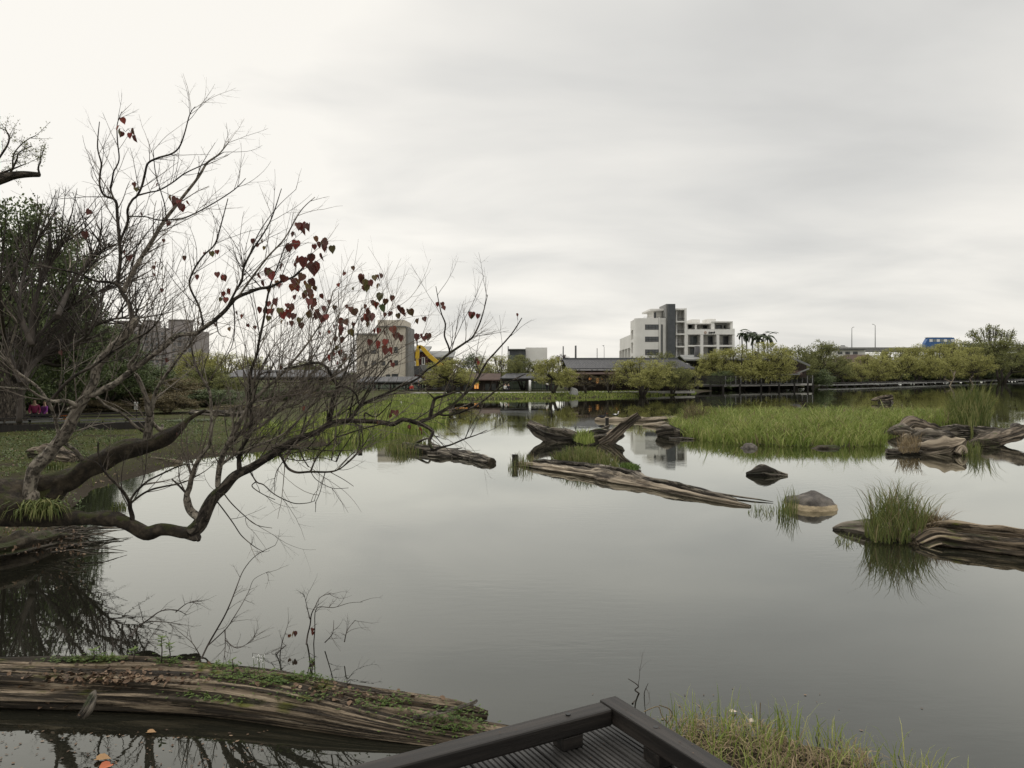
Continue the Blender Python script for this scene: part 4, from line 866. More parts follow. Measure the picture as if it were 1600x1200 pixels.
patch('reed_clump','taller dark reeds rising at the right end of the green island','reeds',1500,[(1478,672),(1490,666),(1540,664),(1545,672),(1520,678)],2.5,.05,'grass2',.3)
patch('reed_clump','leafy brown green weeds at the back left corner of the green island','reeds',500,[(1060,668),(1085,662),(1110,664),(1100,670)],1.4,.05,'fol_b',.4)
patch('grass_tuft','tall dark green tuft of grass growing over the log at the right','grass tuft',1000,[(1350,842),(1365,828),(1400,820),(1440,826),(1455,838),(1440,850),(1400,856),(1365,852)],1.05,.014,'grass2',.55,.05,dry=.12)
patch('grass_tuft','low brown tangle of weeds at the foot of the tall grass tuft','grass tuft',420,[(1432,842),(1445,830),(1475,832),(1478,842),(1455,850)],.5,.016,'dry',.9,.1)
patch('grass_tuft','wide green tuft on the long pale log under the forked driftwood','grass tuft',1700,[(857,729),(870,721),(900,718),(940,719),(962,726),(970,738),(940,739),(900,735)],.72,.02,'grass2',.45,.03,dry=.1)
patch('grass_tuft','low moss and weeds behind the bend of the long pale log','grass tuft',350,[(965,744),(975,736),(992,736),(1001,742),(990,748)],.22,.03,'herb',.6,.18)
patch('grass_tuft','thin pale tuft around the square dark post','grass tuft',240,[(793,734),(800,722),(830,720),(845,725),(830,733),(805,738)],.55,.013,'grass2',.4,dry=.2)
patch('grass_tuft','bright green tuft in the saddle of the forked driftwood','grass tuft',500,[(896,694),(905,688),(925,688),(930,696),(915,700)],.62,.03,'grass',.5,.12)
patch('grass_tuft','sparse dark rushes in the water left of the boulder','grass tuft',110,[(1210,806),(1230,795),(1248,790),(1245,806),(1225,814)],.62,.013,'grass2',.3)
patch('grass_tuft','few short dark rushes between the long pale log and the boulder','grass tuft',70,[(1165,800),(1180,792),(1215,796),(1210,806),(1180,808)],.22,.012,'grass2',.7)
patch('grass_tuft','weeds growing around the root of the pale grained stump','grass tuft',300,[(1400,708),(1420,700),(1438,702),(1436,714),(1412,716)],.75,.02,'dry',.7,.15)
patch('grass_tuft','green rushes in the water between the pale stump and the reddish log','grass tuft',200,[(1494,712),(1500,702),(1530,702),(1535,710),(1515,714)],.6,.02,'grass2',.35)
patch('grass_tuft','green tuft on the log with the dark sawn end','grass tuft',600,[(600,704),(615,694),(650,693),(672,698),(660,708),(625,710)],.65,.025,'grass2',.4,dry=.1)
patch('grass_tuft','patch of low sprigs floating beside the dark pointed log end','grass tuft',60,[(1300,846),(1310,838),(1340,838),(1345,850),(1320,856)],.18,.012,'grass2',1.0)
# lush bank grass at the left promontory and a rim along the far bank
def bank_grass(name,label,n,boxp,h,w,mk,dens=None,dmin=-.6):
    g=MB();k=0;tries=0;x0,x1,y0,y1=boxp
    while k<n and tries<n*12:
        B=4000;X=np.array([rn.uniform(x0,x1) for _ in range(B)]);Y=np.array([rn.uniform(y0,y1) for _ in range(B)]);S=sdist(X,Y)
        for x_,y_,s_ in zip(X,Y,S):
            tries+=1
            if s_<dmin or k>=n:continue
            if dens and rn.random()>dens(x_,y_,s_):continue
            k+=1;hh=h(x_,y_,s_)*rn.uniform(.5,1.2);blade(g,x_,y_,max(-.05,hfun(s_,x_,y_)-.04),hh,w*rn.uniform(.6,1.3),rn,.5)
    return tag(g.build(name,M[mk]),label,'grass',kind='stuff')
bank_grass('bank_grass','lush bright grass on the left promontory by the water',13000,(-12,-2,34,72),lambda x_,y_,s_:(.62 if s_<4 else .25)*(1+.7*mnoise.noise(Vector((x_*.5,y_*.4,1)))),.05,'grass',lambda x_,y_,s_:1 if s_<8 else .25)
bank_grass('short_lawn','short lawn and low weeds on the shaded left bank',12000,(-26,-6,13,42),lambda x_,y_,s_:.10+.16*max(0,mnoise.noise(Vector((x_*.5,y_*.5,7)))),.025,'grass2',lambda x_,y_,s_:(25/y_)**1.5 if s_>.3 else .25,dmin=-.05)
lb_=MB();k=0
while k<3200:
    x_=rn.uniform(-26,-5);y_=rn.uniform(13,60)
    if rn.random()>(22/y_)**1.2:continue
    s_=float(sdist(np.array([x_]),np.array([y_]))[0])
    if s_<.1:continue
    k+=1;p=Vector((x_,y_,hfun(s_,x_,y_)+.02));a=rn.uniform(0,6.28);d=Vector((math.cos(a),math.sin(a),rn.uniform(-.1,.3))).normalized();lb_.leaf(p,d,(Vector((0,0,1))+rv(rn)*.5).normalized(),rn.uniform(.06,.14),rn.uniform(.04,.09))
tag(lb_.build('bank_litter',M['litter']),'dead leaves scattered over the left lawn','dead leaves',kind='stuff')
wd=MB();k=0
while k<420:
    x_=rn.uniform(-22,-7);y_=rn.uniform(14,40);s_=float(sdist(np.array([x_]),np.array([y_]))[0])
    if s_<.05 or mnoise.noise(Vector((x_*.4,y_*.3,20)))<.02:continue
    k+=1;h_=rn.uniform(.12,.42);z_=hfun(s_,x_,y_)
    for _ in range(26):
        v=rv(rn);p=Vector((x_,y_,z_+h_*.5))+Vector((v.x*.28,v.y*.28,v.z*h_*.5));wd.leaf(p,rv(rn),(rv(rn)+Vector((0,0,1))).normalized(),rn.uniform(.05,.11),rn.uniform(.03,.06))
tag(wd.build('bank_weeds',M['fol_d']),'low dark broadleaf weeds along the left bank','weeds',kind='stuff')
bank_grass('far_lawn','short green lawn between the far path and the water',7000,(-14,28,86,122),lambda x_,y_,s_:.22,.10,'grass',lambda x_,y_,s_:1 if s_<6 else 0,dmin=-.1)
bank_grass('near_bank_grass','green and dry grass on the mud right of the deck corner',950,(1.15,4.2,5.2,7.5),lambda x_,y_,s_:.30+.16*mnoise.noise(Vector((x_*2,y_*2,4))),.009,'grass',lambda x_,y_,s_:1 if s_>-.15 else .15,dmin=-.35)
g=MB();k=0
while k<1700:
    x_=rn.uniform(1.2,4);y_=rn.uniform(5.2,7.3);s_=float(sdist(np.array([x_]),np.array([y_]))[0])
    if s_<-.05 or mnoise.noise(Vector((x_*2.2,y_*2.2,9)))<-.15:continue
    k+=1;z_=hfun(s_,x_,y_)+rn.uniform(0,.07);a=rn.uniform(0,6.28);l=rn.uniform(.1,.28);w_=.004
    d=Vector((math.cos(a),math.sin(a),rn.uniform(-.1,.5)));p=Vector((x_,y_,z_));s2=Vector((-d.y,d.x,0))*w_;m=p+d*l*.5+Vector((0,0,.03));q=p+d*l-Vector((0,0,.03))
    g.add([p-s2,p+s2,m+s2,m-s2,q],[(0,1,2,3),(3,2,4)])
tag(g.build('dry_thatch',M['dry']),'matted dry brown grass lying on the near mud bank','dry grass',kind='stuff')
#@@FORE
# ================================================================ foreground log and what grows on it
def zp(px,row,z):
    D=(EYE-z)*F/(row-HOR);return Vector((xr(px,D),D,z))
rn=random.Random(17)
t=Thing('fallen_log','huge weathered brown log lying along the bottom left, littered with leaves and moss','log',None,W(300,1110))
def flog(nm,pts,mk,under=None,**kw):
    q=smooth_path([tuple(zp(a,b,z))+(r,) for a,b,z,r in pts],14);g=MB()
    g.tube([Vector(v[:3]) for v in q],[v[3] for v in q],kw.get('sides',72),ridge=kw.get('ridge',.3),rf=kw.get('rf',3.4),flat=kw.get('flat',.62),seed=rn.uniform(0,40),lf=kw.get('lf',.35));return t.part(nm,g,M[mk])
flog('trunk',[(-260,1068,.04,.40),(-100,1071,.05,.38),(60,1075,.06,.36),(200,1079,.06,.36),(330,1087,.06,.36),(430,1100,.06,.33),(520,1117,.05,.28),(600,1134,.04,.21),(680,1149,.02,.15),(760,1160,0,.10)],'wood_fore',ridge=.22,rf=4.6)
flog('split_slab',[(-260,1062,.12,.20),(-60,1058,.14,.20),(100,1056,.15,.20),(220,1056,.15,.20),(330,1062,.14,.18),(430,1072,.13,.17),(540,1092,.12,.16),(640,1104,.10,.14),(710,1112,.08,.12),(762,1118,.05,.05)],'wood_fore',ridge=.42,rf=3.5,flat=.7)
flog('split_slab',[(560,1122,.05,.14),(640,1130,.05,.17),(700,1138,.05,.15),(760,1146,.03,.12),(840,1152,0,.07)],'wood_fore',ridge=.5,flat=.6)
flog('broken_stub',[(131,1116,.24,.05),(138,1108,.30,.05),(145,1092,.33,.04),(149,1080,.35,.012)],'wood_grey',sides=18,ridge=.6)
flog('splinter',[(645,1122,.22,.020),(690,1112,.25,.024),(735,1100,.28,.02),(745,1094,.29,.012)],'wood_grey',sides=10,ridge=.3)
# surface finder for things scattered on the log: use the evaluated mesh
from mathutils.bvhtree import BVHTree
vs=[];fs=[]
for o in t.o.children:
    b=len(vs);vs+=[v.co+t.loc for v in o.data.vertices];fs+=[tuple(b+i for i in p.vertices) for p in o.data.polygons if len(p.vertices)==4]
BV=BVHTree.FromPolygons(vs,fs)
def onlog(px,row):
    o=Vector((0,0,EYE));d=Vector(((px-800)/F,1,-(row-HOR)/F)).normalized();h=BV.ray_cast(o,d)
    return (h[0],h[1]) if h[0] is not None else (None,None)
litter=MB()
def scatter(n,x0,x1,y0,y1,f):
    k=0
    for _ in range(n*3):
        if k>=n:break
        a,b=rn.gauss((x0+x1)/2,(x1-x0)/3.2),rn.gauss((y0+y1)/2,(y1-y0)/3.2);p,nr=onlog(a,b)
        if p is None:continue
        k+=1;f(p,nr)
def lit_(p,nr):
    s=rn.uniform(.03,.065);d=(rv(rn)-Vector((0,0,.0)));d.z*=.35;d.normalize();n2=(Vector((0,0,1))+rv(rn)*.6).normalized()
    sd=d.cross(n2).normalized();u=sd.cross(d)
    p=p+Vector((0,0,.008))
    litter.add([p-d*s*.5,p-d*s*.15+sd*s*.38+u*s*.12,p+d*s*.25+sd*s*.3+u*s*.15,p+d*s*.55,p+d*s*.25-sd*s*.3+u*s*.15,p-d*s*.15-sd*s*.38+u*s*.12,p+u*s*.02],[(0,6,1),(1,6,2),(2,6,3),(3,6,4),(4,6,5),(5,6,0)])
for a in ((110,-20,300,1048,1072),(90,130,300,1058,1072),(70,50,200,1050,1066),(60,500,620,1082,1102),(25,420,560,1064,1080),(20,100,420,1030,1050),(25,10,120,1100,1130)):scatter(a[0],*a[1:],lit_)
tag(litter.build('leaf_litter',M['litter']),'brown dead leaves scattered over the foreground log','dead leaves',kind='stuff')
herb=MB()
def herb_(p,nr,s0=.014,s1=.032,h=.04):
    h=rn.uniform(.005,h);c=p+Vector((0,0,h))
    for _ in range(4):
        a=rn.uniform(0,6.28);d=Vector((math.cos(a),math.sin(a),rn.uniform(-.1,.5))).normalized();herb.leaf(c,d,Vector((0,0,1)),rn.uniform(s0,s1),rn.uniform(s0,s1)*.6)
for a in ((190,330,420,1050,1068),(80,410,450,1060,1074),(130,460,520,1046,1066),(330,640,760,1106,1148),(120,560,640,1090,1110),(110,140,190,1026,1036),(90,240,290,1028,1040),(60,270,340,1082,1100),(25,320,400,1092,1102),(60,410,560,1080,1100),(70,310,380,1036,1046),(110,80,150,1030,1038)):scatter(a[0],*a[1:],herb_)
tag(herb.build('ground_cover',M['herb']),'small bright green herbs creeping over the foreground log','ground cover',kind='stuff')
def sprout(label,px,row,h,leafy,mk='herb',group=None,n=14,ll=.07):
    p,nr=onlog(px,row)
    if p is None:p=zp(px,row,.25)
    t2=Thing('seedling',label,'seedling',group,p);g=MB();q=p+Vector((rn.uniform(-.02,.02),0,h));g.tube([p,p.lerp(q,.5)+Vector((.008,0,0)),q],[.007,.006,.004],6);t2.part('stem',g,M['twig_dark']);k=MB()
    for i in range(n):
        a=i*2.4;c=q-Vector((0,0,h*(.45*(i/n)**1.5 if leafy else rn.uniform(0,.8))));d=Vector((math.cos(a),math.sin(a),rn.uniform(-.1,.45))).normalized();k.leaf(c,d,Vector((0,0,1)),ll*rn.uniform(.6,1.2),ll*.45)
    t2.part('leaves',k,M[mk])
gs='seedlings growing on the foreground log'
sprout('taller dark green seedling with a leafy rosette on the back edge of the foreground log',252,1036,.26,True,group=gs,n=16)
sprout('shorter leafy seedling right of the tall seedling on the foreground log',266,1036,.19,True,group=gs,n=14)
sprout('small pale green seedling left of the pair of dark seedlings',208,1034,.13,True,group=gs)
sprout('bright little plant at the left edge of the herb patch on the log',364,1052,.14,False,group=gs)
sprout('green plant on the log left of the drooping grass blades',146,1034,.12,False,group=gs)
sprout('leafy plant at the back of the log right of the flowers',487,1052,.15,False,group=gs,n=20,ll=.05)
t2=Thing('wildflower','thin stalks with tiny white flowers in the middle of the foreground log','flower',None,zp(400,1055,.22));g=MB();k=MB()
for i in range(6):
    p,_n=onlog(398+i*3.4,1056)
    if p is None:continue
    q=p+Vector((rn.uniform(-.03,.04),0,rn.uniform(.14,.22)));g.tube([p,p.lerp(q,.5),q],.0025,3,cap=False)
    for _ in range(12):k.leaf(q+rv(rn)*.012,rv(rn),rv(rn),.010,.008)
t2.part('stems',g,M['herb']);t2.part('petals',k,M['white'])
# dead branches rising behind the log
def deadbranch(label,lines,D,twigs=8,leafpts=()):
    b=P(lines[0][0][0],lines[0][0][1],D);t2=Thing('dead_branch',label,'branch','dead branches standing in the water behind the foreground log',Vector((b.x,b.y,0)));g=MB();rc=[]
    for li,pts in enumerate(lines):
        q=smooth_path([(a+rn.uniform(-.8,.8),c+rn.uniform(-.8,.8),D+.25*math.sin(i*1.3+li)) for i,(a,c) in enumerate(pts)],4);P3=[P(*v) for v in q];n=len(P3)
        r=.011 if li==0 else .007;g.tube(P3,[r*(1-.75*i/n) for i in range(n)],5,cap=False)
        for _ in range(twigs):
            i=rn.randint(n//4,n-1);d=((P3[i]-P3[i-1]).normalized()+rv(rn)*.9+Vector((.3,0,.1))).normalized();grow(g,P3[i],d,rn.uniform(.12,.34),.0032,1,rn,up=.1,wander=.9,seg=.035,kids=(2,5),zmin=.02)
    t2.part('stems',g,M['twig_dark'])
    if leafpts:
        k=MB()
        for a,b2,s in leafpts:
            for _ in range(2):k.heart(P(a,b2,D)+rv(rn)*.02,Vector((rn.uniform(-.5,.5),0,-1)).normalized(),rv(rn),s)
        t2.part('leaves',k,M['leaf_red'])
deadbranch('long forked dead branch leaning right, rising highest from the back of the foreground log',[[(311,1037),(325,1008),(338,985),(352,962),(361,940),(370,915),(381,890),(400,868),(430,852)],[(323,1010),(340,995),(355,980),(367,962),(380,942),(390,922),(397,905),(420,893)],[(352,985),(352,1010),(349,1035)],[(352,1000),(371,1012),(395,1001)]],8.5,9)
deadbranch('twiggy dead branch with two withered leaves standing in the water right of the long one',[[(478,1016),(480,995),(484,975),(487,960),(492,948),(500,934),(518,926)],[(484,968),(480,950),(475,930)],[(490,1014),(492,985),(495,950),(520,950),(545,942),(566,940)],[(508,1004),(520,990),(522,970)],[(538,1003),(542,985),(555,970)]],8.9,6,((458,988,.07),(450,992,.04),(490,984,.05)))
deadbranch('arching dead branch left of the seedling pair on the log',[[(204,994),(216,980),(235,966),(252,955),(275,954),(292,960)],[(235,970),(260,972),(284,976)],[(196,1030),(203,990)],[(274,956),(290,945),(302,940)],[(312,1024),(300,1005),(284,990)]],8.6,7)
deadbranch('fine upright dead stems above the left end of the log',[[(178,1030),(176,1005),(170,980)],[(190,1034),(188,1000),(196,970)],[(220,1034),(228,1010),(240,990)]],8.7,8)
deadbranch('low tangle of dead twigs in the water below the fork of the long branch',[[(402,1042),(420,1036),(436,1018),(448,1008)],[(372,1044),(400,1040),(430,1034)],[(436,1036),(440,1008),(446,985)]],8.5,4)
deadbranch('bent dead twig in the water right of the deck corner',[[(988,1100),(1000,1086),(992,1078),(998,1072),(981,1060)],[(1012,1103),(1006,1085),(1013,1068)]],7.4,1)
t2=Thing('dead_branch','curved pale stalks beside the deck corner at the edge of the grass','branch',None,W(1030,1115));g=MB()
for pts in ([(1006,1112),(1028,1104),(1034,1118),(1048,1136)],[(1030,1102),(1046,1108),(1050,1118),(1042,1130)],[(1188,1098),(1188,1130),(1195,1158)],[(1220,1110),(1224,1125),(1232,1160)]):
    q=smooth_path([tuple(P(a,b,6.9)) for a,b in pts],4);g.tube([Vector(v) for v in q],.0045,4,cap=False)
t2.part('stems',g,M['dry'])
# floating leaves
for lb,px_,row_,s_,mk in (('orange dead leaf floating at the bottom left corner',173,1194,.11,'leaf_o'),('yellow brown curled leaf floating left of the orange one',150,1186,.12,'leaf_y'),('pale leaf floating beyond the near grass',1141,1112,.07,'leaf_p'),('second pale leaf floating right of the first',1179,1126,.07,'leaf_p'),('pinkish leaf floating under the log',230,1144,.08,'leaf_y')):
    if mk not in M:M[mk]=mat('fallen_leaf',{'leaf_o':[(.28,.07,.03),(.4,.12,.05)],'leaf_y':[(.22,.12,.05),(.32,.2,.09)],'leaf_p':[(.4,.33,.27),(.5,.43,.36)]}[mk],rough=.6)
    g=MB();p=zp(px_,row_,.012);g.heart(p,Vector((rn.uniform(-1,1),rn.uniform(-.4,.4),0)).normalized(),Vector((.15,0,1)),s_);o=g.build('fallen_leaf',M[mk]);recenter(o,p);tag(o,lb,'leaf','leaves floating on the water')
g=MB()
for _ in range(150):
    p=zp(rn.uniform(-20,420),rn.uniform(1140,1205),.006) if rn.random()<.75 else zp(rn.uniform(760,1450),rn.uniform(1060,1200),.006)
    a=rn.uniform(0,6.28);g.leaf(p,Vector((math.cos(a),math.sin(a),.03)),Vector((0,0,1)),rn.uniform(.012,.05),rn.uniform(.008,.03))
tag(g.build('floating_debris',M['litter']),'specks of leaf debris floating near the foreground log','leaf debris',kind='stuff')
# ================================================================ viewing deck
CX=Vector((.463,3.435,0));U=Vector((-.872,-.489,0));V=Vector((.489,-.872,0));ZD=1.62
t=Thing('wooden_deck','dark timber viewing deck corner with low kerb beams in the bottom foreground','deck',None,(0,1,0))
def ob(g,u0,u1,v0,v1,z0,z1):
    c=lambda u,v,z:CX+U*u+V*v+Vector((0,0,z))
    p=c(u0,(v0+v1)/2,(z0+z1)/2);q=c(u1,(v0+v1)/2,(z0+z1)/2);g.bar(p,q,abs(v1-v0),abs(z1-z0))
def obv(g,u0,u1,v0,v1,z0,z1):
    c=lambda u,v,z:CX+U*u+V*v+Vector((0,0,z))
    g.bar(c((u0+u1)/2,v0,(z0+z1)/2),c((u0+u1)/2,v1,(z0+z1)/2),abs(u1-u0),abs(z1-z0))
def bevel(o,w=.006):
    m=o.modifiers.new('bevel','BEVEL');m.width=w;m.segments=2;m.limit_method='ANGLE'
g=MB();ob(g,.0905,4,.01,.10,1.676,1.75);bevel(t.part('kerb_beam',g,M['deck']),.009)
g=MB();obv(g,0,.089,0,3.4,1.677,1.754);bevel(t.part('kerb_beam',g,M['deck']),.007)
for u_ in (.24,1.25,2.2):
    g=MB();ob(g,u_,u_+.1,.012,.095,1.622,1.675);bevel(t.part('spacer_block',g,M['deck']),.003)
for v_ in (.30,1.2,2.1):
    g=MB();ob(g,.004,.086,v_,v_+.1,1.622,1.676);bevel(t.part('spacer_block',g,M['deck']),.003)
for i,(u_,v_) in enumerate(((.045,.33),(.045,1.4),(.29,.055),(1.3,.055))):
    g=MB();c=CX+U*u_+V*v_+Vector((0,0,1.752));g.tube([c,c+Vector((0,0,.004))],.011,12);t.part('bolt_head',g,M['frame_dark'])
g=MB()
for _ in range(70):
    c=CX+U*rn.uniform(.1,1.6)+V*rn.uniform(.12,1.4)+Vector((0,0,1.626));a=rn.uniform(0,6.28);g.leaf(c,Vector((math.cos(a),math.sin(a),.02)),Vector((0,0,1)),rn.uniform(.004,.014),rn.uniform(.003,.009))
for _ in range(26):
    c=CX+(U*rn.uniform(.1,1.6)+V*rn.uniform(.02,.09) if rn.random()<.5 else U*rn.uniform(.01,.08)+V*rn.uniform(.1,1.2))+Vector((0,0,1.757));a=rn.uniform(0,6.28);g.leaf(c,Vector((math.cos(a),math.sin(a),.02)),Vector((0,0,1)),rn.uniform(.004,.012),rn.uniform(.003,.008))
tag(g.build('deck_debris',M['litter']),'small specks of dry leaf and grit on the deck boards and kerb beams','leaf debris',kind='stuff')
bw=.142
for i in range(24):
    g=MB();u0=-.02+i*(bw+.006);zj=rn.uniform(-.0015,.0015)
    prof=[(0,-.03)];nr_=6
    for k_ in range(nr_):
        a=k_*bw/nr_;w_=bw/nr_;prof+=[(a+w_*.10,-.007),(a+w_*.22,0),(a+w_*.80,0),(a+w_*.92,-.007)]
    prof.append((bw,-.03));n=len(prof)
    A=[CX+U*(u0+a)+V*(-.03)+Vector((0,0,ZD+b+zj)) for a,b in prof];B=[CX+U*(u0+a)+V*3.4+Vector((0,0,ZD+b+zj)) for a,b in prof]
    g.add(A+B,[(k_,k_+1,n+k_+1,n+k_) for k_ in range(n-1)]+[(n-1,0,n,2*n-1),tuple(range(n))[::-1],tuple(range(n,2*n))],[(a+i*3,b,0) for a,b in prof]+[(a+i*3,b,3.4) for a,b in prof])
    t.part('deck_board',g,M['deck_board'])
g=MB();ob(g,-.02,4,-.065,-.032,1.38,1.618);t.part('fascia',g,M['deck'])
g=MB();obv(g,-.055,-.022,-.03,3.4,1.38,1.618);t.part('fascia',g,M['deck'])
for u_,v_ in ((.1,.1),(1.9,.1),(.1,1.9),(3.5,.1)):
    g=MB();c=CX+U*u_+V*v_;g.box((c.x-.07,c.y-.07,-1),(c.x+.07,c.y+.07,1.585));t.part('post',g,M['timber'])
#@@BUILD
# ================================================================ buildings on the far bank
def pb(g,x0,y0,x1,y1,D,dp,df=0):
    """box from a pixel rectangle at distance D, extending dp metres back"""
    g.box((xr(x0,D),D-df,zr(y1,D)),(xr(x1,D),D+dp,zr(y0,D)))
def window(T,x0,y0,x1,y1,D,nx=2,glass='glass',rel=.0,frame='frame_dark',under=None,fw=.07,hbar=None,name='window'):
    g=MB();X0,X1,Z0,Z1=xr(x0,D),xr(x1,D),zr(y1,D),zr(y0,D);y=D-.05
    for i in range(nx+1):
        c=X0+(X1-X0)*i/nx;c=min(max(c,X0+fw/2),X1-fw/2);g.box((c-fw/2,y,Z0),(c+fw/2,D+.02,Z1))
    for z_ in (Z0,Z1-fw)+((Z0+(Z1-Z0)*hbar,) if hbar else ()):g.box((X0,y+.01,z_),(X1,D+.02,z_+fw))
    f=T.part(name,g,M[frame],under);g=MB();g.box((X0+.01,D-.012,Z0+.01),(X1-.01,D+.01,Z1-.01));o=T.part('pane',g,M[glass]);o.parent=f
    return f
def rail(T,x0,x1,ytop,ybot,D,sp=.15,mk='frame_dark',name='railing'):
    g=MB();X0,X1,Z0,Z1=xr(x0,D),xr(x1,D),zr(ybot,D),zr(ytop,D);g.box((X0,D-.03,Z1-.06),(X1,D+.03,Z1));n=max(2,int((X1-X0)/sp))
    for i in range(n+1):c=X0+(X1-X0)*i/n;g.box((c-.018,D-.015,Z0),(c+.018,D+.015,Z1-.06))
    return T.part(name,g,M[mk])
# ---- the white hotel
Dh=167.0
H=Thing('hotel','white modern hotel block with a charcoal lift tower, rising behind the far roofs','building',None,(xr(1050,Dh),Dh,.5))
g=MB()
pb(g,1004,497,1029,596,Dh,14)                 # main block, windowed front
pb(g,1029.02,497,1043,596,Dh+.25,13.5)        # slit window bay
pb(g,1029.5,495.5,1031.2,560,Dh-.15,.38);pb(g,1046.2,482,1049.4,592,Dh-.4,6)
pb(g,1036.2,506,1040.2,592,Dh-.02,.25)
# rounded corner towards the left wing
for i in range(6):
    a0=math.pi/2*i/6;a1=math.pi/2*(i+1)/6;r=1.6;cx,cy=xr(1004,Dh),Dh+r
    p=(cx-r*math.sin(a0),cy-r*math.cos(a0));q=(cx-r*math.sin(a1),cy-r*math.cos(a1))
    g.prism([(p[0],p[1],zr(560,Dh)-3),(q[0],q[1],zr(560,Dh)-3),(cx,cy,zr(560,Dh)-3)],(0,0,zr(497,Dh)-zr(560,Dh)+3))
H.part('wall',g,M['plaster_white'])
g=MB();pb(g,1021,486,1047,498,Dh+5,8);H.part('penthouse_wall',g,M['plaster_white'])
g=MB();pb(g,1016,482.4,1046.1,485,Dh+2.5,11);H.part('roof_slab',g,M['plaster_white'])
window(H,1021.7,488,1025,497,Dh+4.98,1);rail(H,1027,1046,495,497,Dh+.6)
rail(H,1006,1020,495.2,497,Dh+.6,.5,'pole')
for a,b in ((507,515),(526,534),(546,555)):window(H,1008,a,1029,b,Dh-.01,4,hbar=.45,fw=.1)
for a in (1033,1041.2):window(H,a,507,a+2.3,592,Dh+.23,1,fw=.06)
g=MB();pb(g,1041,474.5,1055.5,597,Dh-1.2,.9);g2=MB();pb(g2,1041.2,474.8,1055.3,592,Dh-.28,8);
H.part('lift_tower',g2,M['concrete']);g=MB();pb(g,1044,475,1055.3,596,Dh-1.3,1.0);H.part('tower_face',g,M['tower'])
# balcony stack right of the tower
g=MB();pb(g,1069.6,481.6,1073,592,Dh-.6,9);pb(g,1056,484,1073,592,Dh+2.2,7);pb(g,1055.6,482,1069.5,484.4,Dh-.5,9)
for y_ in (501.5,521,540.5,559.5,578):pb(g,1056,y_,1069.5,y_+2.2,Dh-.55,2.7)
pb(g,1056,484.6,1058.4,592,Dh+.3,1.8)
H.part('balcony_stack',g,M['plaster_white'])
for y_ in (501.5,521,540.5,559.5,578):
    rail(H,1058.5,1069.4,y_-4.6,y_,Dh-.45);window(H,1056.9,y_-13,1059.5,y_-.2,Dh+2.18,1)
# right wing
g=MB()
pb(g,1073.1,513.5,1148,592,Dh+3.2,9);pb(g,1073.1,505.4,1145,513.4,Dh+4.8,7)
pb(g,1073.1,514.6,1148,522.6,Dh-.3,3.4)                      # parapet with the sign
for a,b in ((1073.1,1075),(1094.5,1099),(1119.7,1124),(1144.6,1148)):pb(g,a,522.7,b,592,Dh-.25,3.3)
for y_ in (539,556.5,575):pb(g,1075.1,y_,1144.5,y_+2.6,Dh-.2,3.3)
H.part('wing_wall',g,M['plaster_white'])
g=MB();pb(g,1073.1,504.6,1114,506.2,Dh+1,11);pb(g,1111.5,501.8,1145,503.6,Dh+.6,11.5);pb(g,1111.4,503.7,1116.5,514.5,Dh+.8,5);pb(g,1086.2,506.3,1088.6,514.5,Dh+1.2,4);pb(g,1141.5,503.7,1144.9,514.5,Dh+.8,5);pb(g,1073.1,506.4,1074.2,514.5,Dh+1.2,4)
H.part('roof_slab',g,M['plaster_white'])
for a,b in ((1076,1084),(1098,1107),(1119,1128),(1131,1142)):window(H,a,508.2,b,514.4,Dh+4.78,2 if b<1110 else 4)
for y0,y1 in ((525.5,539),(543.5,556.5),(561,575)):
    for a,b,n_,gl in ((1078.5,1092,6,'glass_pale'),(1106,1117.5,4,'glass'),(1129.5,1141,4,'glass')):window(H,a,y0,b,y1,Dh+3.18,n_,gl)
    for a,b in ((1075.2,1094.3),(1099.1,1119.5),(1124.1,1144.5)):rail(H,a,b,y1-3.5,y1,Dh-.12,.2)
for a,b,c in ((1080.5,1093.5,499),(1105.5,1118.5,498.2)):
    g=MB();pb(g,a,c,b,504.5,Dh+6,5);H.part('water_tank_housing',g,M['plaster_white'])
# sign: round emblem and black brush-written characters (illegible at this distance)
Ds=Dh-.36;px2=Ds/F
g=MB();cx,cz=xr(1102.3,Ds),zr(519.6,Ds);ring=[]
for i in range(20):
    a=2*math.pi*i/20;ring.append((cx+2.1*px2*math.cos(a),Ds,cz+2.2*px2*math.sin(a)))
g.prism(ring,(0,.05,0));em=H.part('sign_emblem',g,mat('faded_red_emblem',[(.30,.17,.14),(.42,.30,.26)],scale=3,rough=.7))
g=MB()
for i in range(5):
    a=math.pi*(.15+.7*i/4);g.bar((cx,Ds-.02,cz-1.2*px2),(cx+1.7*px2*math.cos(a),Ds-.02,cz-1.2*px2+2.4*px2*math.sin(a)),.05,.05,up=(0,1,0))
o=H.part('emblem_rays',g,M['plaster_tan']);o.parent=em
strokes=[[(0,.9,1.6,.9),(.8,1.6,.8,-.1),(.1,.3,1.5,.3),(.2,-.1,1.4,-.1),(.3,.6,1.3,.6),(.1,.3,.2,-.1)],
[(0,.7,.9,.7),(.45,1.4,.45,-.2),(.45,.6,.0,.1),(1.1,1.1,1.9,1.0),(1.5,1.5,1.1,.3),(1.2,.6,1.9,.0),(1.7,.6,1.0,-.2)],
[(.1,1.5,.1,.3),(0,.9,.9,.9),(.5,1.5,.5,-.1),(0,.4,1.0,.5),(.9,1.5,1.2,1.2),(1.0,.8,1.5,.8)],
[(0,1.0,.7,1.1),(.3,1.4,.2,0),(0,.2,.6,.4),(.8,1.4,1.7,1.5),(1.2,1.4,1.1,.1),(.8,.7,1.6,.8),(1.6,1.5,1.3,0)]]
x_=1107.2
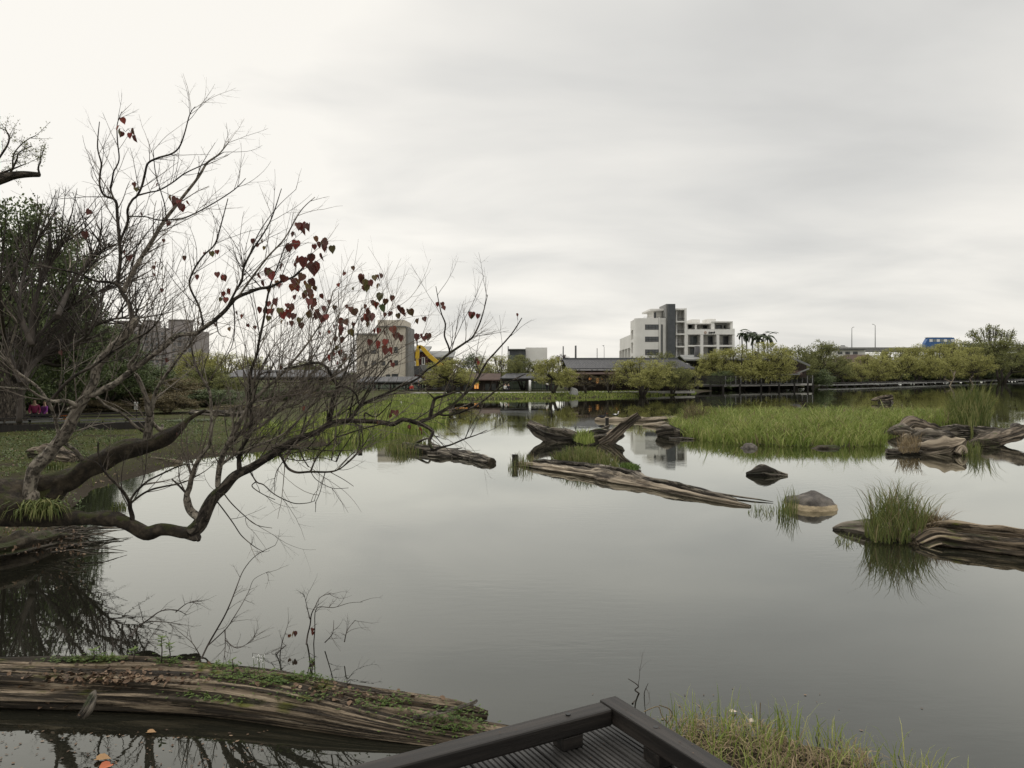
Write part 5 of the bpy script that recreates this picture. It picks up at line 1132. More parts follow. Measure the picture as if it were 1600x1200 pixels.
for cset,w_,sy in zip(strokes,(2.4,2.5,2.2,2.9),(2.2,1.9,1.7,2.0)):
    g=MB()
    for a,b,c,d in cset:
        g.bar((xr(x_+a*w_/2,Ds),Ds-.02,zr(520.4-b*sy*.8+.4,Ds)),(xr(x_+c*w_/2,Ds),Ds-.02,zr(520.4-d*sy*.8+.4,Ds)),.12,.06,up=(0,1,0))
    H.part('sign_character',g,M['frame_dark']);x_+=w_*1.03
# left wing receding, in its own direction
A=Vector((xr(1003.6,Dh)-1.3,Dh+2.5,0));B=Vector((xr(966,205),205,0));sd=(B-A).normalized();Lw=(B-A).length;nrm=Vector((-sd.y,sd.x,0))
if nrm.x>0:nrm=-nrm
def fb(g,s0,s1,o0,o1,z0,z1):
    p=[A+sd*s0+nrm*o0,A+sd*s1+nrm*o0,A+sd*s1+nrm*o1,A+sd*s0+nrm*o1];g.prism([(v.x,v.y,z0) for v in p],(0,0,z1-z0))
fh=3.15;zt=zr(497.5,Dh)
g=MB();fb(g,.2,8,-6,-1.9,.5,zt);fb(g,.3,2.6,-1.85,0,.5,zt-.02);fb(g,6.2,7.6,-1.85,0,.5,zt-.02);fb(g,2.65,6.15,-1.85,0,zt-2.2,zt-.04)
for k_ in range(4):fb(g,2.65,6.15,-1.85,.02,zt-5.0-k_*fh,zt-4.3-k_*fh)
H.part('side_wall',g,M['plaster_white'])
for k_ in range(4):
    g=MB();fb(g,3.3,5.6,-1.89,-1.84,zt-4.3-k_*fh,zt-2.4-k_*fh);H.part('window',g,M['glass'])
zl=zt-3.0
g=MB();fb(g,8.05,Lw-3,-7,-1.9,.5,zl);fb(g,8.05,Lw-3,-1.85,-.1,zl-3.0,zl-.02);fb(g,Lw-2.9,Lw+3,-6,-1.9,.5,zl-5.6)
sp=(Lw-3-8.05)/4
for k_ in range(5):fb(g,8.06+k_*sp-.3*(k_>0),8.1+k_*sp+.45,-1.85,0,.5,zl-3.05)
for k_ in range(4):fb(g,8.6,Lw+2.5,-1.85,.03,zl-6.6-k_*fh,zl-5.9-k_*fh)
for k_ in range(3):fb(g,Lw-2.5+k_*2.3,Lw-2.1+k_*2.3,-1.85,0,.5,zl-5.6)
H.part('side_wall',g,M['plaster_white'])
for k_ in range(4):
    for j in range(4):
        g=MB();fb(g,8.06+k_*sp+.9,8.06+(k_+1)*sp-.9,-1.89,-1.84,zl-5.85-j*fh,zl-3.6-j*fh);H.part('window',g,M['glass'])
# ---- long traditional house with grey tile roof
D1=110.0
T=Thing('traditional_house','long low house with a grey tiled roof and warm lit windows on the far bank','building',None,(xr(960,D1),D1,.5))
def slab(g,x0,x1,D0_,z0,D1_,z1,th=.16,x0b=None,x1b=None):
    x0b=x0 if x0b is None else x0b;x1b=x1 if x1b is None else x1b
    g.prism([(x0,D0_,z0),(x1,D0_,z0),(x1b,D1_,z1),(x0b,D1_,z1)],(0,0,th))
X0,X1=xr(886,110),xr(1069,116)
g=MB();slab(g,X0,X1,109.4,zr(577.5,109.4),115.5,zr(563.2,115.5),x0b=xr(880,115.5),x1b=xr(1058,115.5));slab(g,X0,X1,121.5,zr(577.5,109.4),115.6,zr(563.2,115.5),x0b=xr(880,115.5),x1b=xr(1058,115.5))
rf=T.part('roof',g,M['roof_grey'])
g=MB();zz=zr(563.2,115.5)
for i in range(78):
    a=i/77;p=Vector((X0+(X1-X0)*a,109.38,zr(577.5,109.4)+.19));q=Vector((xr(880,115.5)+(xr(1058,115.5)-xr(880,115.5))*a,115.5,zz+.19));g.bar(p,q,.10,.07)
o=T.part('roof_tile_ribs',g,M['roof_grey']);o.parent=rf
g=MB();g.bar((xr(879,115.5),115.5,zz+.25),(xr(1059,115.5),115.5,zz+.25),.35,.28);o=T.part('ridge',g,M['tower']);o.parent=rf
g=MB();slab(g,X0-.2,xr(1040,110),107.9,zr(585.4,108),109.7,zr(582.6,109.7),.12);T.part('lower_roof',g,M['roof_brown'])
g=MB();slab(g,xr(886,107),xr(905,107),107,zr(590.5,107),108.4,zr(586.8,108.4),.1);T.part('porch_roof',g,M['roof_brown'])
g=MB();g.box((X0+.3,110.1,.3),(X1-.6,120.5,zr(578.2,109.4)));T.part('wall',g,M['timber_brown'])
for a,b,c,d,n_ in ((919,925.5,589,594.5,2),(930.5,936.5,590,600,3),(939,942,591,594,1),(958,967,588.5,597,4),(1034,1043,587.5,597,5)):window(T,a,c,b,d,110.08,n_,'lit',fw=.09)
for a,b,c,d,n_ in ((945,954,589,599,3),(972,984,589,599,4),(990,1000,589,599,3),(1008,1022,589,599,4)):window(T,a,c,b,d,110.08,n_,'glass',fw=.09)
for px_ in (889,905,925,948,970,993,1016,1038,1060):
    g=MB();g.box((xr(px_,109.5)-.11,109.4,.4),(xr(px_,109.5)+.11,109.62,zr(578,109.4)));T.part('post',g,M['timber'])
# ---- covered walkways
def walkway(name,label,x0,x1,D,yridge,yeave,step,ytop_rail=606.5,hall=3.2,wall=None):
    T=Thing(name,label,'pavilion','covered walkways along the far bank',(xr((x0+x1)/2,D),D,.5))
    a,b=xr(x0,D),xr(x1,D);ze,zri=zr(yeave,D),zr(yridge,D)
    g=MB();slab(g,a,b,D-.3,ze,D+hall/2,zri,.14,a+1,b-1);slab(g,a,b,D+hall+.3,ze,D+hall/2+.02,zri,.14,a+1,b-1);T.part('roof',g,M['roof_grey'])
    g=MB();g.box((a+.3,D,ze-.32),(b-.3,D+.16,ze-.02));T.part('beam',g,M['timber'])
    n=max(2,int((b-a)/step))
    for i in range(n+1):
        x_=a+.5+(b-a-1)*i/n
        for k_,dd in enumerate((0,hall)):
            g=MB();g.box((x_-.10,D+dd-.02,.3),(x_+.10,D+dd+.18,ze-.33 if k_==0 else ze));T.part('post',g,M['timber'])
            if k_==0:
                g=MB();g.bar((x_-.85,D+.07,ze-.35),(x_-.1,D+.07,ze-1.05),.09,.09);g.bar((x_+.85,D+.07,ze-.35),(x_+.1,D+.07,ze-1.05),.09,.09);T.part('brace',g,M['timber'])
    rail(T,x0+2,x1-2,ytop_rail,611.5,D+hall-.1,.32,'timber')
    return T
walkway('covered_walkway','grey roofed covered walkway with timber posts right of the dark house',781,866,108,584.5,592,3.0)
walkway('covered_walkway','covered walkway below the tan building, screened by bare branches',556,664,108,590,597.5,2.2)
walkway('covered_walkway','low pavilion roof behind the dense bare twigs left of the tan building',352,545,98,579.5,590,4.5,605)
T=Thing('garden_house','dark timber house with a yellow lit doorway between the two covered walkways','building',None,(xr(722,108),108,.5))
g=MB();g.box((xr(666,108.5),108.5,.3),(xr(778,108.5),116,zr(594.5,108.5)));T.part('wall',g,M['timber_brown'])
g=MB();slab(g,xr(662,107.6),xr(782,107.6),107.6,zr(595,107.6),112,zr(585,112));slab(g,xr(662,107.6),xr(782,107.6),116.6,zr(595,107.6),112.02,zr(585,112));T.part('roof',g,M['roof_brown'])
window(T,740.5,597.5,748.5,608,108.45,2,'lit',fw=.06,name='lit_doorway');window(T,708,594.8,731,597,107.5,8,'lit',fw=.05,name='transom')
for a in (676,690,700,712,724,758,768):window(T,a,599,a+7,610,108.45,3,'glass',fw=.08)
T=Thing('hoarding_wall','grey green hoarding behind the covered walkways on the far bank','wall',None,(xr(700,113.5),117,.5))
g=MB();g.box((xr(556,117),117,.3),(xr(662,117),117.2,zr(596,117)));T.part('panel',g,M['hoard']);g=MB();g.box((xr(785,117),117,.3),(xr(868,117),117.2,zr(596,117)));T.part('panel',g,M['hoard'])
for a in range(560,870,12):
    if 662<a<788:continue
    g=MB();g.box((xr(a,116.9)-.05,116.9,.3),(xr(a,116.9)+.05,116.995,zr(596,117)));T.part('stud',g,M['concrete'])
g=MB();g.tube([Vector((xr(828,106.8),106.8,.45)),Vector((xr(828,106.8),106.8,zr(594,106.8)))],.16,10);o=g.build('column',M['white']);recenter(o,(xr(828,106.8),106.8,.45));tag(o,'single white column in front of the right covered walkway','column')
# ---- open hall on the right with deck
D2=140.0
T=Thing('open_hall','large open timber hall with a pale roof edge beside the railed deck','building',None,(xr(1150,D2),D2,.4))
g=MB();slab(g,xr(1070,D2),xr(1196,D2),D2,zr(563.5,D2),D2+5,zr(556.5,D2+5),.25,xr(1062,D2+5),xr(1190,D2+5));slab(g,xr(1196,D2)+.02,xr(1236,D2),D2+1,zr(563,D2),D2+5,zr(555.5,D2+5),.25);slab(g,xr(1070,D2),xr(1232,D2),D2+14,zr(566,D2),D2+5.02,zr(556.5,D2+5),.25)
T.part('roof',g,M['roof_light'])
g=MB();g.bar((xr(1233,D2),D2-.4,zr(557.5,D2)),(xr(1264,D2),D2-.4,zr(571.5,D2)),.3,.34);T.part('gable_board',g,M['roof_light'])
g=MB();g.prism([(xr(1205,D2),D2+.6,zr(564,D2)),(xr(1234,D2),D2+.6,zr(558.5,D2)),(xr(1262,D2),D2+.6,zr(571.5,D2)),(xr(1262,D2),D2+.6,zr(590,D2)),(xr(1205,D2),D2+.6,zr(590,D2))],(0,.2,0));T.part('gable_wall',g,M['timber_brown'])
g=MB();g.box((xr(1077,D2),D2+9,.3),(xr(1256,D2),D2+12.8,zr(570,D2)));T.part('wall',g,M['timber'])
g=MB();g.prism([(xr(1074,D2),D2+1.2,zr(565.5,D2)),(xr(1202,D2),D2+1.2,zr(565.5,D2)),(xr(1202,D2),D2+1.2,zr(577,D2)),(xr(1104,D2),D2+1.2,zr(578,D2)),(xr(1086,D2),D2+1.2,zr(571,D2))],(0,.3,0));T.part('fascia_beam',g,M['timber'])
for a,w_ in ((1091,.32),(1098,.14),(1133,.2),(1138,.14),(1174,.42),(1207,.4),(1228,.35)):
    g=MB();x_=xr(a,D2);g.bar((x_,D2+1.6,.3),(x_-(.5 if w_<.15 else 0),D2+1.6,zr(572,D2)),w_,w_);T.part('post',g,M['timber'])
g=MB();slab(g,xr(1208,D2-1),xr(1252,D2-1),D2-1.6,zr(586,D2-1.6),D2+2.2,zr(576.5,D2+2.2),.2,xr(1222,D2),xr(1258,D2));T.part('lower_roof',g,M['roof_brown'])
g=MB();g.bar((xr(1208,D2-1),D2-1.7,zr(586.2,D2-1.7)),(xr(1248,D2-1),D2-1.7,zr(584.5,D2-1.7)),.15,.22);g.bar((xr(1244,D2-1),D2-1.7,zr(583,D2-1.7)),(xr(1262,D2-1),D2-1.7,zr(576,D2-1.7)),.15,.22);T.part('eave_board',g,M['roof_light'])
for a,b,c,d in ((1164,1172,583,589),(1176,1182,583,589),(1196,1203,581,587)):window(T,a,c,b,d,D2+8.9,2,'glass_pale')
g=MB();g.prism([(xr(1146,D2),D2+2.5,zr(588,D2)),(xr(1156,D2),D2+2.5,zr(584.5,D2)),(xr(1168,D2),D2+2.5,zr(588,D2)),(xr(1168,D2),D2+2.5,zr(600,D2)),(xr(1146,D2),D2+2.5,zr(600,D2))],(0,2,0));T.part('kiosk',g,M['roof_brown'])
T=Thing('lakeside_deck','railed timber deck with a pale edge on posts in front of the open hall','deck',None,(xr(1200,D2),D2-6,0))
Da,Db=131,143
def dk(px):
    f=(px-1128)/(1272-1128);return Da+(Db-Da)*f
def seg(g,px0,px1,z0,z1,o0,o1):
    p=Vector((xr(px0,dk(px0)),dk(px0),0));q=Vector((xr(px1,dk(px1)),dk(px1),0));n_=Vector((-(q-p).y,(q-p).x,0)).normalized()
    if n_.y<0:n_=-n_
    g.prism([(p+n_*o0)+Vector((0,0,z0)),(q+n_*o0)+Vector((0,0,z0)),(q+n_*o1)+Vector((0,0,z0)),(p+n_*o1)+Vector((0,0,z0))],(0,0,z1-z0))
zd=1.05
g=MB();seg(g,1085,1272,zd-.16,zd-.02,.12,9);T.part('deck_surface',g,M['deck_board'])
pxs=[1130,1156,1189,1217,1241,1262,1272]
for a,b in zip(pxs,pxs[1:]):
    g=MB();seg(g,a+1,b-1,zd-.36,zd,0,.11);T.part('edge_plank',g,M['path'])
g=MB();seg(g,1085,1130,zd-.36,zd-.1,0,.11);T.part('edge_plank',g,M['timber'])
for a in pxs[:-1]+[1090,1110,1270]:
    g=MB();D_=dk(a);x_=xr(a,D_);g.box((x_-.16,D_-.1,-.8),(x_+.16,D_+.2,zd+.05));T.part('pile',g,M['timber'])
for a in range(1134,1272,8):
    g=MB();D_=dk(a);x_=xr(a,D_);g.box((x_-.06,D_+.15,zd-.05),(x_+.06,D_+.27,zd+1.45));T.part('rail_post',g,M['pole'])
g=MB();seg(g,1085,1272,zd+1.42,zd+1.5,.17,.25);seg(g,1085,1272,zd+.18,zd+.24,.18,.24)
for i in range(240):
    a=1085+187*i/239;D_=dk(a)+.2;x_=xr(a,D_);g.box((x_-.022,D_-.02,zd+.2),(x_+.022,D_+.02,zd+1.43))
T.part('railing',g,M['timber'])
# ---- boardwalk to the right
T=Thing('boardwalk','long low boardwalk on short piles running behind the trees to the right edge','boardwalk',None,(xr(1450,200),200,0))
bpx=[(1285,158),(1330,165),(1380,176),(1430,190),(1480,207),(1540,228),(1600,255),(1680,290)]
g=MB();g2=MB();k=0
for (a,da),(b,db) in zip(bpx,bpx[1:]):
    p,q=Vector((xr(a,da),da,0)),Vector((xr(b,db),db,0));g.prism([(p.x,p.y,.34),(q.x,q.y,.34),(q.x,q.y+2.2,.34),(p.x,p.y+2.2,.34)],(0,0,.26));g2.prism([(p.x,p.y-.12,.78),(q.x,q.y-.12,.78),(q.x,q.y-.02,.78),(p.x,p.y-.02,.78)],(0,0,.22))
    L_n=(q-p).length;n=int(L_n/3.2)
    for i in range(n):
        c=p.lerp(q,(i+.5)/n);gg=MB();gg.box((c.x-.16,c.y-.1,-.9),(c.x+.16,c.y+.2,.335));gg.box((c.x-.1,c.y-.11,.605),(c.x+.1,c.y-.03,.775))
        T.part('pile',gg,M['timber'])
T.part('deck_surface',g,M['concrete']);T.part('kerb_rail',g2,M['timber'])
# ---- left boardwalk
T=Thing('boardwalk','dark boardwalk with pale kerb strips crossing the left lawn','boardwalk',None,(xr(110,34),34,.5))
g=MB();g2=MB();A_,B_=Vector((xr(-120,33),33,0)),Vector((xr(232,37),37,0));z0=.98;z1=1.08
def lseg(g,s0,s1,o0,o1,a,b):
    p=A_.lerp(B_,s0);q=A_.lerp(B_,s1);n_=Vector((-(B_-A_).y,(B_-A_).x,0)).normalized();g.prism([p+n_*o0+Vector((0,0,a)),q+n_*o0+Vector((0,0,a)),q+n_*o1+Vector((0,0,a)),p+n_*o1+Vector((0,0,a))],(0,0,b-a))
lseg(g,0,1,.1,1.7,.62,.74);T.part('deck_surface',g,M['timber'])
g=MB();lseg(g,0,1,0,.09,.35,.80);T.part('fascia',g,M['timber'])
for i in range(9):
    g=MB();lseg(g,i/9+.006,(i+1)/9-.006,-.03,.12,.90,.98);T.part('kerb_strip',g,M['pole_dull'])
    g=MB();lseg(g,i/9-.003,i/9+.003,0,.1,.805,.895);T.part('kerb_block',g,M['timber'])
g=MB();lseg(g,0,1,.14,.22,1.06,1.13);lseg(g,0,1,1.62,1.7,1.12,1.2);T.part('kerb_beam',g,M['timber'])
for i in range(8):
    g=MB();lseg(g,i/8+.01,i/8+.02,.05,.2,-.2,.64);T.part('pile',g,M['timber'])
# ---- tan building
D3=128.0
T=Thing('tan_building','tan concrete building with a taller stair tower and small square windows behind the walkway','building',None,(xr(600,D3),D3,.5))
g=MB();pb(g,557,523,590,600,D3,9);pb(g,590.05,510,632.5,600,D3-.6,10);T.part('wall',g,M['plaster_tan'])
g=MB();pb(g,590,500,632,509,D3-.4,8);T.part('stair_tower',g,M['plaster_tan'])
g=MB();pb(g,588.5,509.1,634,510.4,D3-1,11);pb(g,555.5,520.8,590,522.9,D3-.4,10);T.part('cornice',g,M['concrete'])
g=MB();pb(g,632.6,511,638,600,D3+.4,8);T.part('side_wall',g,M['concrete'])
for a,b,c,d in ((569,573.5,564.5,571.5),(580.5,588,563.5,571),(596,602,564,571),(616,622,563,571),(569,573,547,553),(580,588,547,552.5),(600,604,547,552),(616,621.5,542,551.5),(602,608,530,535.5),(603,610,585,592),(612,622,584,590)):window(T,a,c,b,d,(D3-.62) if a>=590 else D3-.02,2,fw=.07)
g=MB()
for z_ in (548,556,564,572):pb(g,552.5,z_,556.9,z_+1,D3+1,3)
pb(g,552.5,540,553.3,600,D3+1,.3);T.part('side_balcony',g,M['concrete'])
# ---- maroon house and excavator
T=Thing('maroon_house','maroon walled house with grey roof behind the yellow digger arm','building',None,(xr(670,140),140,.5))
g=MB();pb(g,640,550,668,600,140,8);pb(g,668.05,556,703,600,141,8);T.part('wall',g,M['red_wall'])
g=MB();slab(g,xr(637,139),xr(670,139),139,zr(550,139),144,zr(543.5,144),.3);slab(g,xr(664,140),xr(708,140),140.2,zr(560,140),146,zr(551,146),.3);T.part('roof',g,M['roof_light'])
window(T,643,564,650,574,139.95,1,frame='white',fw=.22);window(T,659,558,664,570,139.95,1,frame='white',fw=.15);window(T,672,562,680,569,140.95,2)
g=MB();pb(g,642,577,655,580.5,139.3,.7);pb(g,656,570,676,581,138.6,1.3);T.part('balcony',g,M['concrete'])
De=124
T=Thing('excavator','yellow excavator with its arm folded high and a dark bucket, working behind the roofs','excavator',None,(xr(686,De),De,.5))
e_=lambda a,b,o=0:P(a,b,De+o)
g=MB();g.bar(e_(652.5,573),e_(652,560),.42,.42);g.bar(e_(652,560),e_(653,545),.6,.55);g.bar(e_(653,545),e_(656,540.5),.6,.6);T.part('stick',g,M['yellow'])
g=MB();g.bar(e_(655,541.5),e_(660,543.5),.6,.62);g.bar(e_(660,543.5),e_(671,556),.7,.62);g.bar(e_(671,556),e_(690,572),.75,.66);T.part('boom',g,M['yellow'])
g=MB();g.tube([e_(651.5,527),e_(651.8,541)],.11,8);T.part('hydraulic_ram',g,M['steel'])
g=MB();c=e_(652,577);g.prism([c+Vector(v) for v in ((-.5,-.5,.5),(.5,-.5,.6),(1.0,-.5,-.3),(.5,-.5,-1.0),(-.4,-.5,-.8))],(0,1,0));T.part('bucket',g,M['steel'])
g=MB();g.prism([e_(684,577,-.9),e_(698,577,-.9),e_(700,590,-.9),e_(682,590,-.9)],(0,2.2,0));T.part('body',g,M['yellow'])
g=MB();g.prism([e_(683,573,-1.0),e_(690,573,-1.0),e_(690,586,-1.0),e_(682,586,-1.0)],(0,1.0,0));T.part('cab',g,M['glass'])
for o_ in (-1.3,1.0):
    g=MB();c=e_(691,592,o_);pr=[]
    for i in range(16):
        a=2*math.pi*i/16;pr.append(c+Vector((1.7*math.copysign(abs(math.cos(a))**.6,math.cos(a)),0,.45*math.sin(a))))
    g.prism(pr,(0,.5,0));T.part('track',g,M['tyre'])
# ---- slate green block and white wall building
T=Thing('slate_building','slate green clad block with a dark upper band beside a plain white wall','building',None,(xr(825,150),150,.5))
g=MB();pb(g,795,554.5,821,600,150,12);T.part('wall',g,M['dark_glass_wall'])
g=MB();pb(g,795.5,546.4,820.6,554.4,150.2,11);T.part('upper_band',g,M['tower'])
g=MB();pb(g,794.5,545,821.3,546.3,149.8,12);T.part('parapet',g,M['concrete'])
g=MB();pb(g,821.4,543,855,600,151,10);T.part('white_wall',g,M['plaster_white'])
# ---- apartment block far left
D4=330.0
T=Thing('apartment_block','distant grey apartment block with rooftop towers seen between the leaning branches','building',None,(xr(240,D4),D4,.5))
g=MB();pb(g,172,512,258,600,D4,16);pb(g,259.6,516,304,600,D4,16)
T.part('wall',g,M['apartment'])
for a,b,c in ((178,195,502),(223,238,501),(263,290,500),(206,217,507)):
    g=MB();pb(g,a,c,b,515.9 if a>258 else 511.9,D4+2,8);pb(g,a-.6,c-1,b+.6,c,D4+1.6,9);T.part('rooftop_tower',g,M['apartment'])
for r_ in range(8):
    for c_ in range(15):
        x_=174.5+c_*8.6
        if 254<x_<261 or x_>299:continue
        y_=519+r_*8.5;g=MB();pb(g,x_,y_,x_+4.6,y_+4.6,D4-.3,.28);w_=T.part('window',g,M['glass'])
        if c_%3==0:
            g=MB();pb(g,x_-1.2,y_+4.7,x_+5.6,y_+6,D4-1.2,1.19);T.part('balcony',g,M['apartment'])
# ---- brown hip roof
T=Thing('hip_roof_house','low house with a brown hip roof half hidden by trees left of the boardwalk','building',None,(xr(1345,205),205,.4))
za=zr(554,210);zb=zr(576,200)
g=MB();a,b,c,d=xr(1292,200),xr(1396,200),xr(1322,210),xr(1357,210)
g.add([(a,200,zb),(b,200,zb),(b,220,zb),(a,220,zb),(c,210,za),(d,210,za)],[(0,1,5,4),(1,2,5),(2,3,4,5),(3,0,4),(3,2,1,0)]);T.part('roof',g,M['roof_brown'])
g=MB();g.box((a+1.5,201.5,.3),(b-1.5,218,zb-.02));T.part('wall',g,M['timber_brown'])
for px_ in (1305,1330,1355,1380):window(T,px_,580,px_+9,588,201.45,2)
# pale low building right of the hall
T=Thing('pale_building','long pale low building between the viaduct and the trees','building',None,(xr(1330,240),240,.4))
g=MB();pb(g,1306,546.5,1352,566,240,10);T.part('wall',g,M['plaster_white']);g=MB();pb(g,1304,545.6,1354,546.4,239,12);T.part('roof',g,M['roof_grey'])
for px_ in range(1309,1345,12):window(T,px_,549.5,px_+7,553.5,239.95,2)
# ---- viaduct
D5=330.0
T=Thing('viaduct','elevated concrete road on piers crossing behind the right hand trees','viaduct',None,(xr(1450,D5),D5,.5))
zt=zr(545,D5)
g=MB();pb(g,1296,545,2000,549,D5,11);T.part('deck_slab',g,M['concrete'])
g=MB();pb(g,1296,542.7,2000,544.95,D5-.1,.25);T.part('parapet',g,M['concrete'])
for px_ in range(1310,1960,36):
    g=MB();pb(g,px_,549.1,px_+5,600,D5+3,3);T.part('pier',g,M['concrete'])
T=Thing('bus','bright blue coach driving on the viaduct above the trees','bus',None,(xr(1473,D5),D5+3,zt))
x0,x1=xr(1449,D5),xr(1496,D5);zb=zr(545,D5)
g=MB();g.prism([(x0,D5+2,zb+.5),(x1,D5+2,zb+.5),(x1,D5+2,zb+4.4),(x1-.4,D5+2,zb+4.9),(x0+1.6,D5+2,zb+4.9),(x0+.2,D5+2,zb+2.6)],(0,2.5,0));T.part('body',g,M['bus'])
for i in range(7):
    g=MB();a=x0+2+i*1.55;g.box((a,D5+1.95,zb+3.1),(a+1.35,D5+1.99,zb+4.2));T.part('window',g,M['glass_pale'] if i%2 else M['white'])
g=MB();g.box((x0+1,D5+2.2,zb+4.91),(x1-1,D5+4.3,zb+5.1));T.part('roof_panel',g,M['white'])
for a in (x0+2.2,x1-3.2,x1-1.9):
    g=MB();g.tube([Vector((a,D5+1.95,zb+.5)),Vector((a,D5+2.25,zb+.5))],.5,14);T.part('wheel',g,M['tyre'])
T=Thing('parked_car','white car on the viaduct left of the first viaduct lamp','car',None,(xr(1318,D5),D5+2,zt))
x0=xr(1312,D5);g=MB();g.prism([(x0,D5+2,zb+.35),(x0+4.3,D5+2,zb+.35),(x0+4.4,D5+2,zb+.95),(x0+3.6,D5+2,zb+1.1),(x0+3,D5+2,zb+1.6),(x0+1.3,D5+2,zb+1.6),(x0+.7,D5+2,zb+1.1),(x0,D5+2,zb+.95)],(0,1.7,0));T.part('body',g,M['white'])
g=MB();g.prism([(x0+1,D5+1.97,zb+1.12),(x0+3.3,D5+1.97,zb+1.12),(x0+2.9,D5+1.97,zb+1.5),(x0+1.4,D5+1.97,zb+1.5)],(0,.02,0));T.part('window',g,M['glass'])
for a in (x0+.9,x0+3.4):
    g=MB();g.tube([Vector((a,D5+1.95,zb+.35)),Vector((a,D5+2.2,zb+.35))],.33,12);T.part('wheel',g,M['tyre'])
# ---- lamp posts and poles
def lamp(label,px,D,ytop,ybot,arm,group='street lamps and poles behind the far roofs',r=.09,name='street_lamp'):
    b=P(px,ybot,D);T=Thing(name,label,'street lamp' if arm else 'pole',group,b);g=MB();tp=P(px,ytop+2,D)
    if arm:
        q=[b,b.lerp(tp,.6),tp,P(px+arm*.45,ytop+.4,D),P(px+arm,ytop,D)];g.tube(q,[r,r*.8,r*.6,r*.5,r*.4],8);T.part('pole',g,M['pole']);g=MB();c=P(px+arm,ytop,D);g.box((c.x-.1*arm/abs(arm)*5,c.y-.15,c.z-.08),(c.x+.1,c.y+.15,c.z+.06));T.part('lamp_head',g,M['pole'])
    else:
        g.tube([b,b.lerp(tp,.5),P(px,ytop,D)],[r,r*.9,r*.8],8);T.part('pole',g,M['steel'])
lamp('left one of the two curved viaduct lamps',1331,D5+1,511,544.5,3.4,r=.2);lamp('right one of the two curved viaduct lamps, left of the bus',1367.5,D5+1,506.5,544.5,-5,r=.2)
lamp('thick plain pole behind the left part of the tiled roof',899.5,150,540,600,0,r=.22);lamp('pole with a small side lamp above the dark red tree',880,150,541,600,0,r=.14)
lamp('thin pole above the tiled roof left of the hotel',933,190,544,600,0,r=.1);lamp('thin curved lamp just left of the hotel behind the tiled roof',944,200,540,600,-3,r=.09)
lamp('tall dark mast between the white hotel wing and the hall roof',1089,143,541,575,0,r=.6);lamp('thin curved lamp between the hotel and the palms',1156,200,521,600,-4,r=.08)
lamp('slim grey pole against the sky left of the tan building',553,150,505,600,0,r=.13);lamp('thin pole beside the slate green block',794,148,541,600,0,r=.12)
# ---- palms
rn=random.Random(9)
def palm(label,px,D,yc,s,n=17):
    b=P(px,600,D);T=Thing('palm_tree',label,'palm','palm trees right of the hotel',(b.x,b.y,.4));c=P(px,yc,D);g=MB();g.tube([Vector((b.x,b.y,.4)),Vector((b.x+.2,b.y,(c.z)/2)),c],[.3,.2,.16],8);T.part('trunk',g,M['pole']);k=MB()
    for i in range(n):
        a=rn.uniform(0,6.283);e0=rn.uniform(-.2,1.2);L0=s*1.25*rn.uniform(.7,1.15);p=c.copy();pts=[p.copy()];el=e0
        for j in range(7):
            el-=.22;p=p+Vector((math.cos(a)*math.cos(el),math.sin(a)*math.cos(el),math.sin(el)))*L0/7;pts.append(p.copy())
        for j in range(7):
            d=(pts[j+1]-pts[j]).normalized();side=d.cross(Vector((0,0,1))).normalized()
            for q_ in range(4):
                o=pts[j].lerp(pts[j+1],q_/4)
                for sg in(-1,1):k.leaf(o,(side*sg+d*.7+Vector((0,0,-.45))).normalized(),Vector((0,0,1)),s*.30*(1-.08*j),.2)
    T.part('fronds',k,M['palm'])
palm('tallest palm of the group right of the hotel',1175,180,520,2.6,22);palm('small thin palm nearest the hotel',1159,178,521,1.7,12);palm('palm just right of the small thin palm',1166,182,523,1.5,12);palm('low bushy palm to the right of the tallest one',1184,176,527,2.2,20);palm('rightmost palm leaning out of the tree tops',1199,184,525,2.2,16);palm('palm with upright fronds between the two right palms',1193,187,523,1.9,12)
# white snag in the water
T=Thing('dead_snag','bleached dead branch standing in the water before the right hand boardwalk','branch',None,(xr(1488,178),178,0));g=MB()
for q in ([(1484,603),(1487,597),(1491,590),(1489,582),(1484,577)],[(1487,598),(1480,594),(1475,592)],[(1490,588),(1493,580)],[(1521,604),(1519,598),(1515,592),(1520,588)]):
    g.tube([P(a,b,178) for a,b in q],[.14,.12,.1,.08,.05][:len(q)],6,cap=False)
T.part('stems',g,M['wood_pale'])
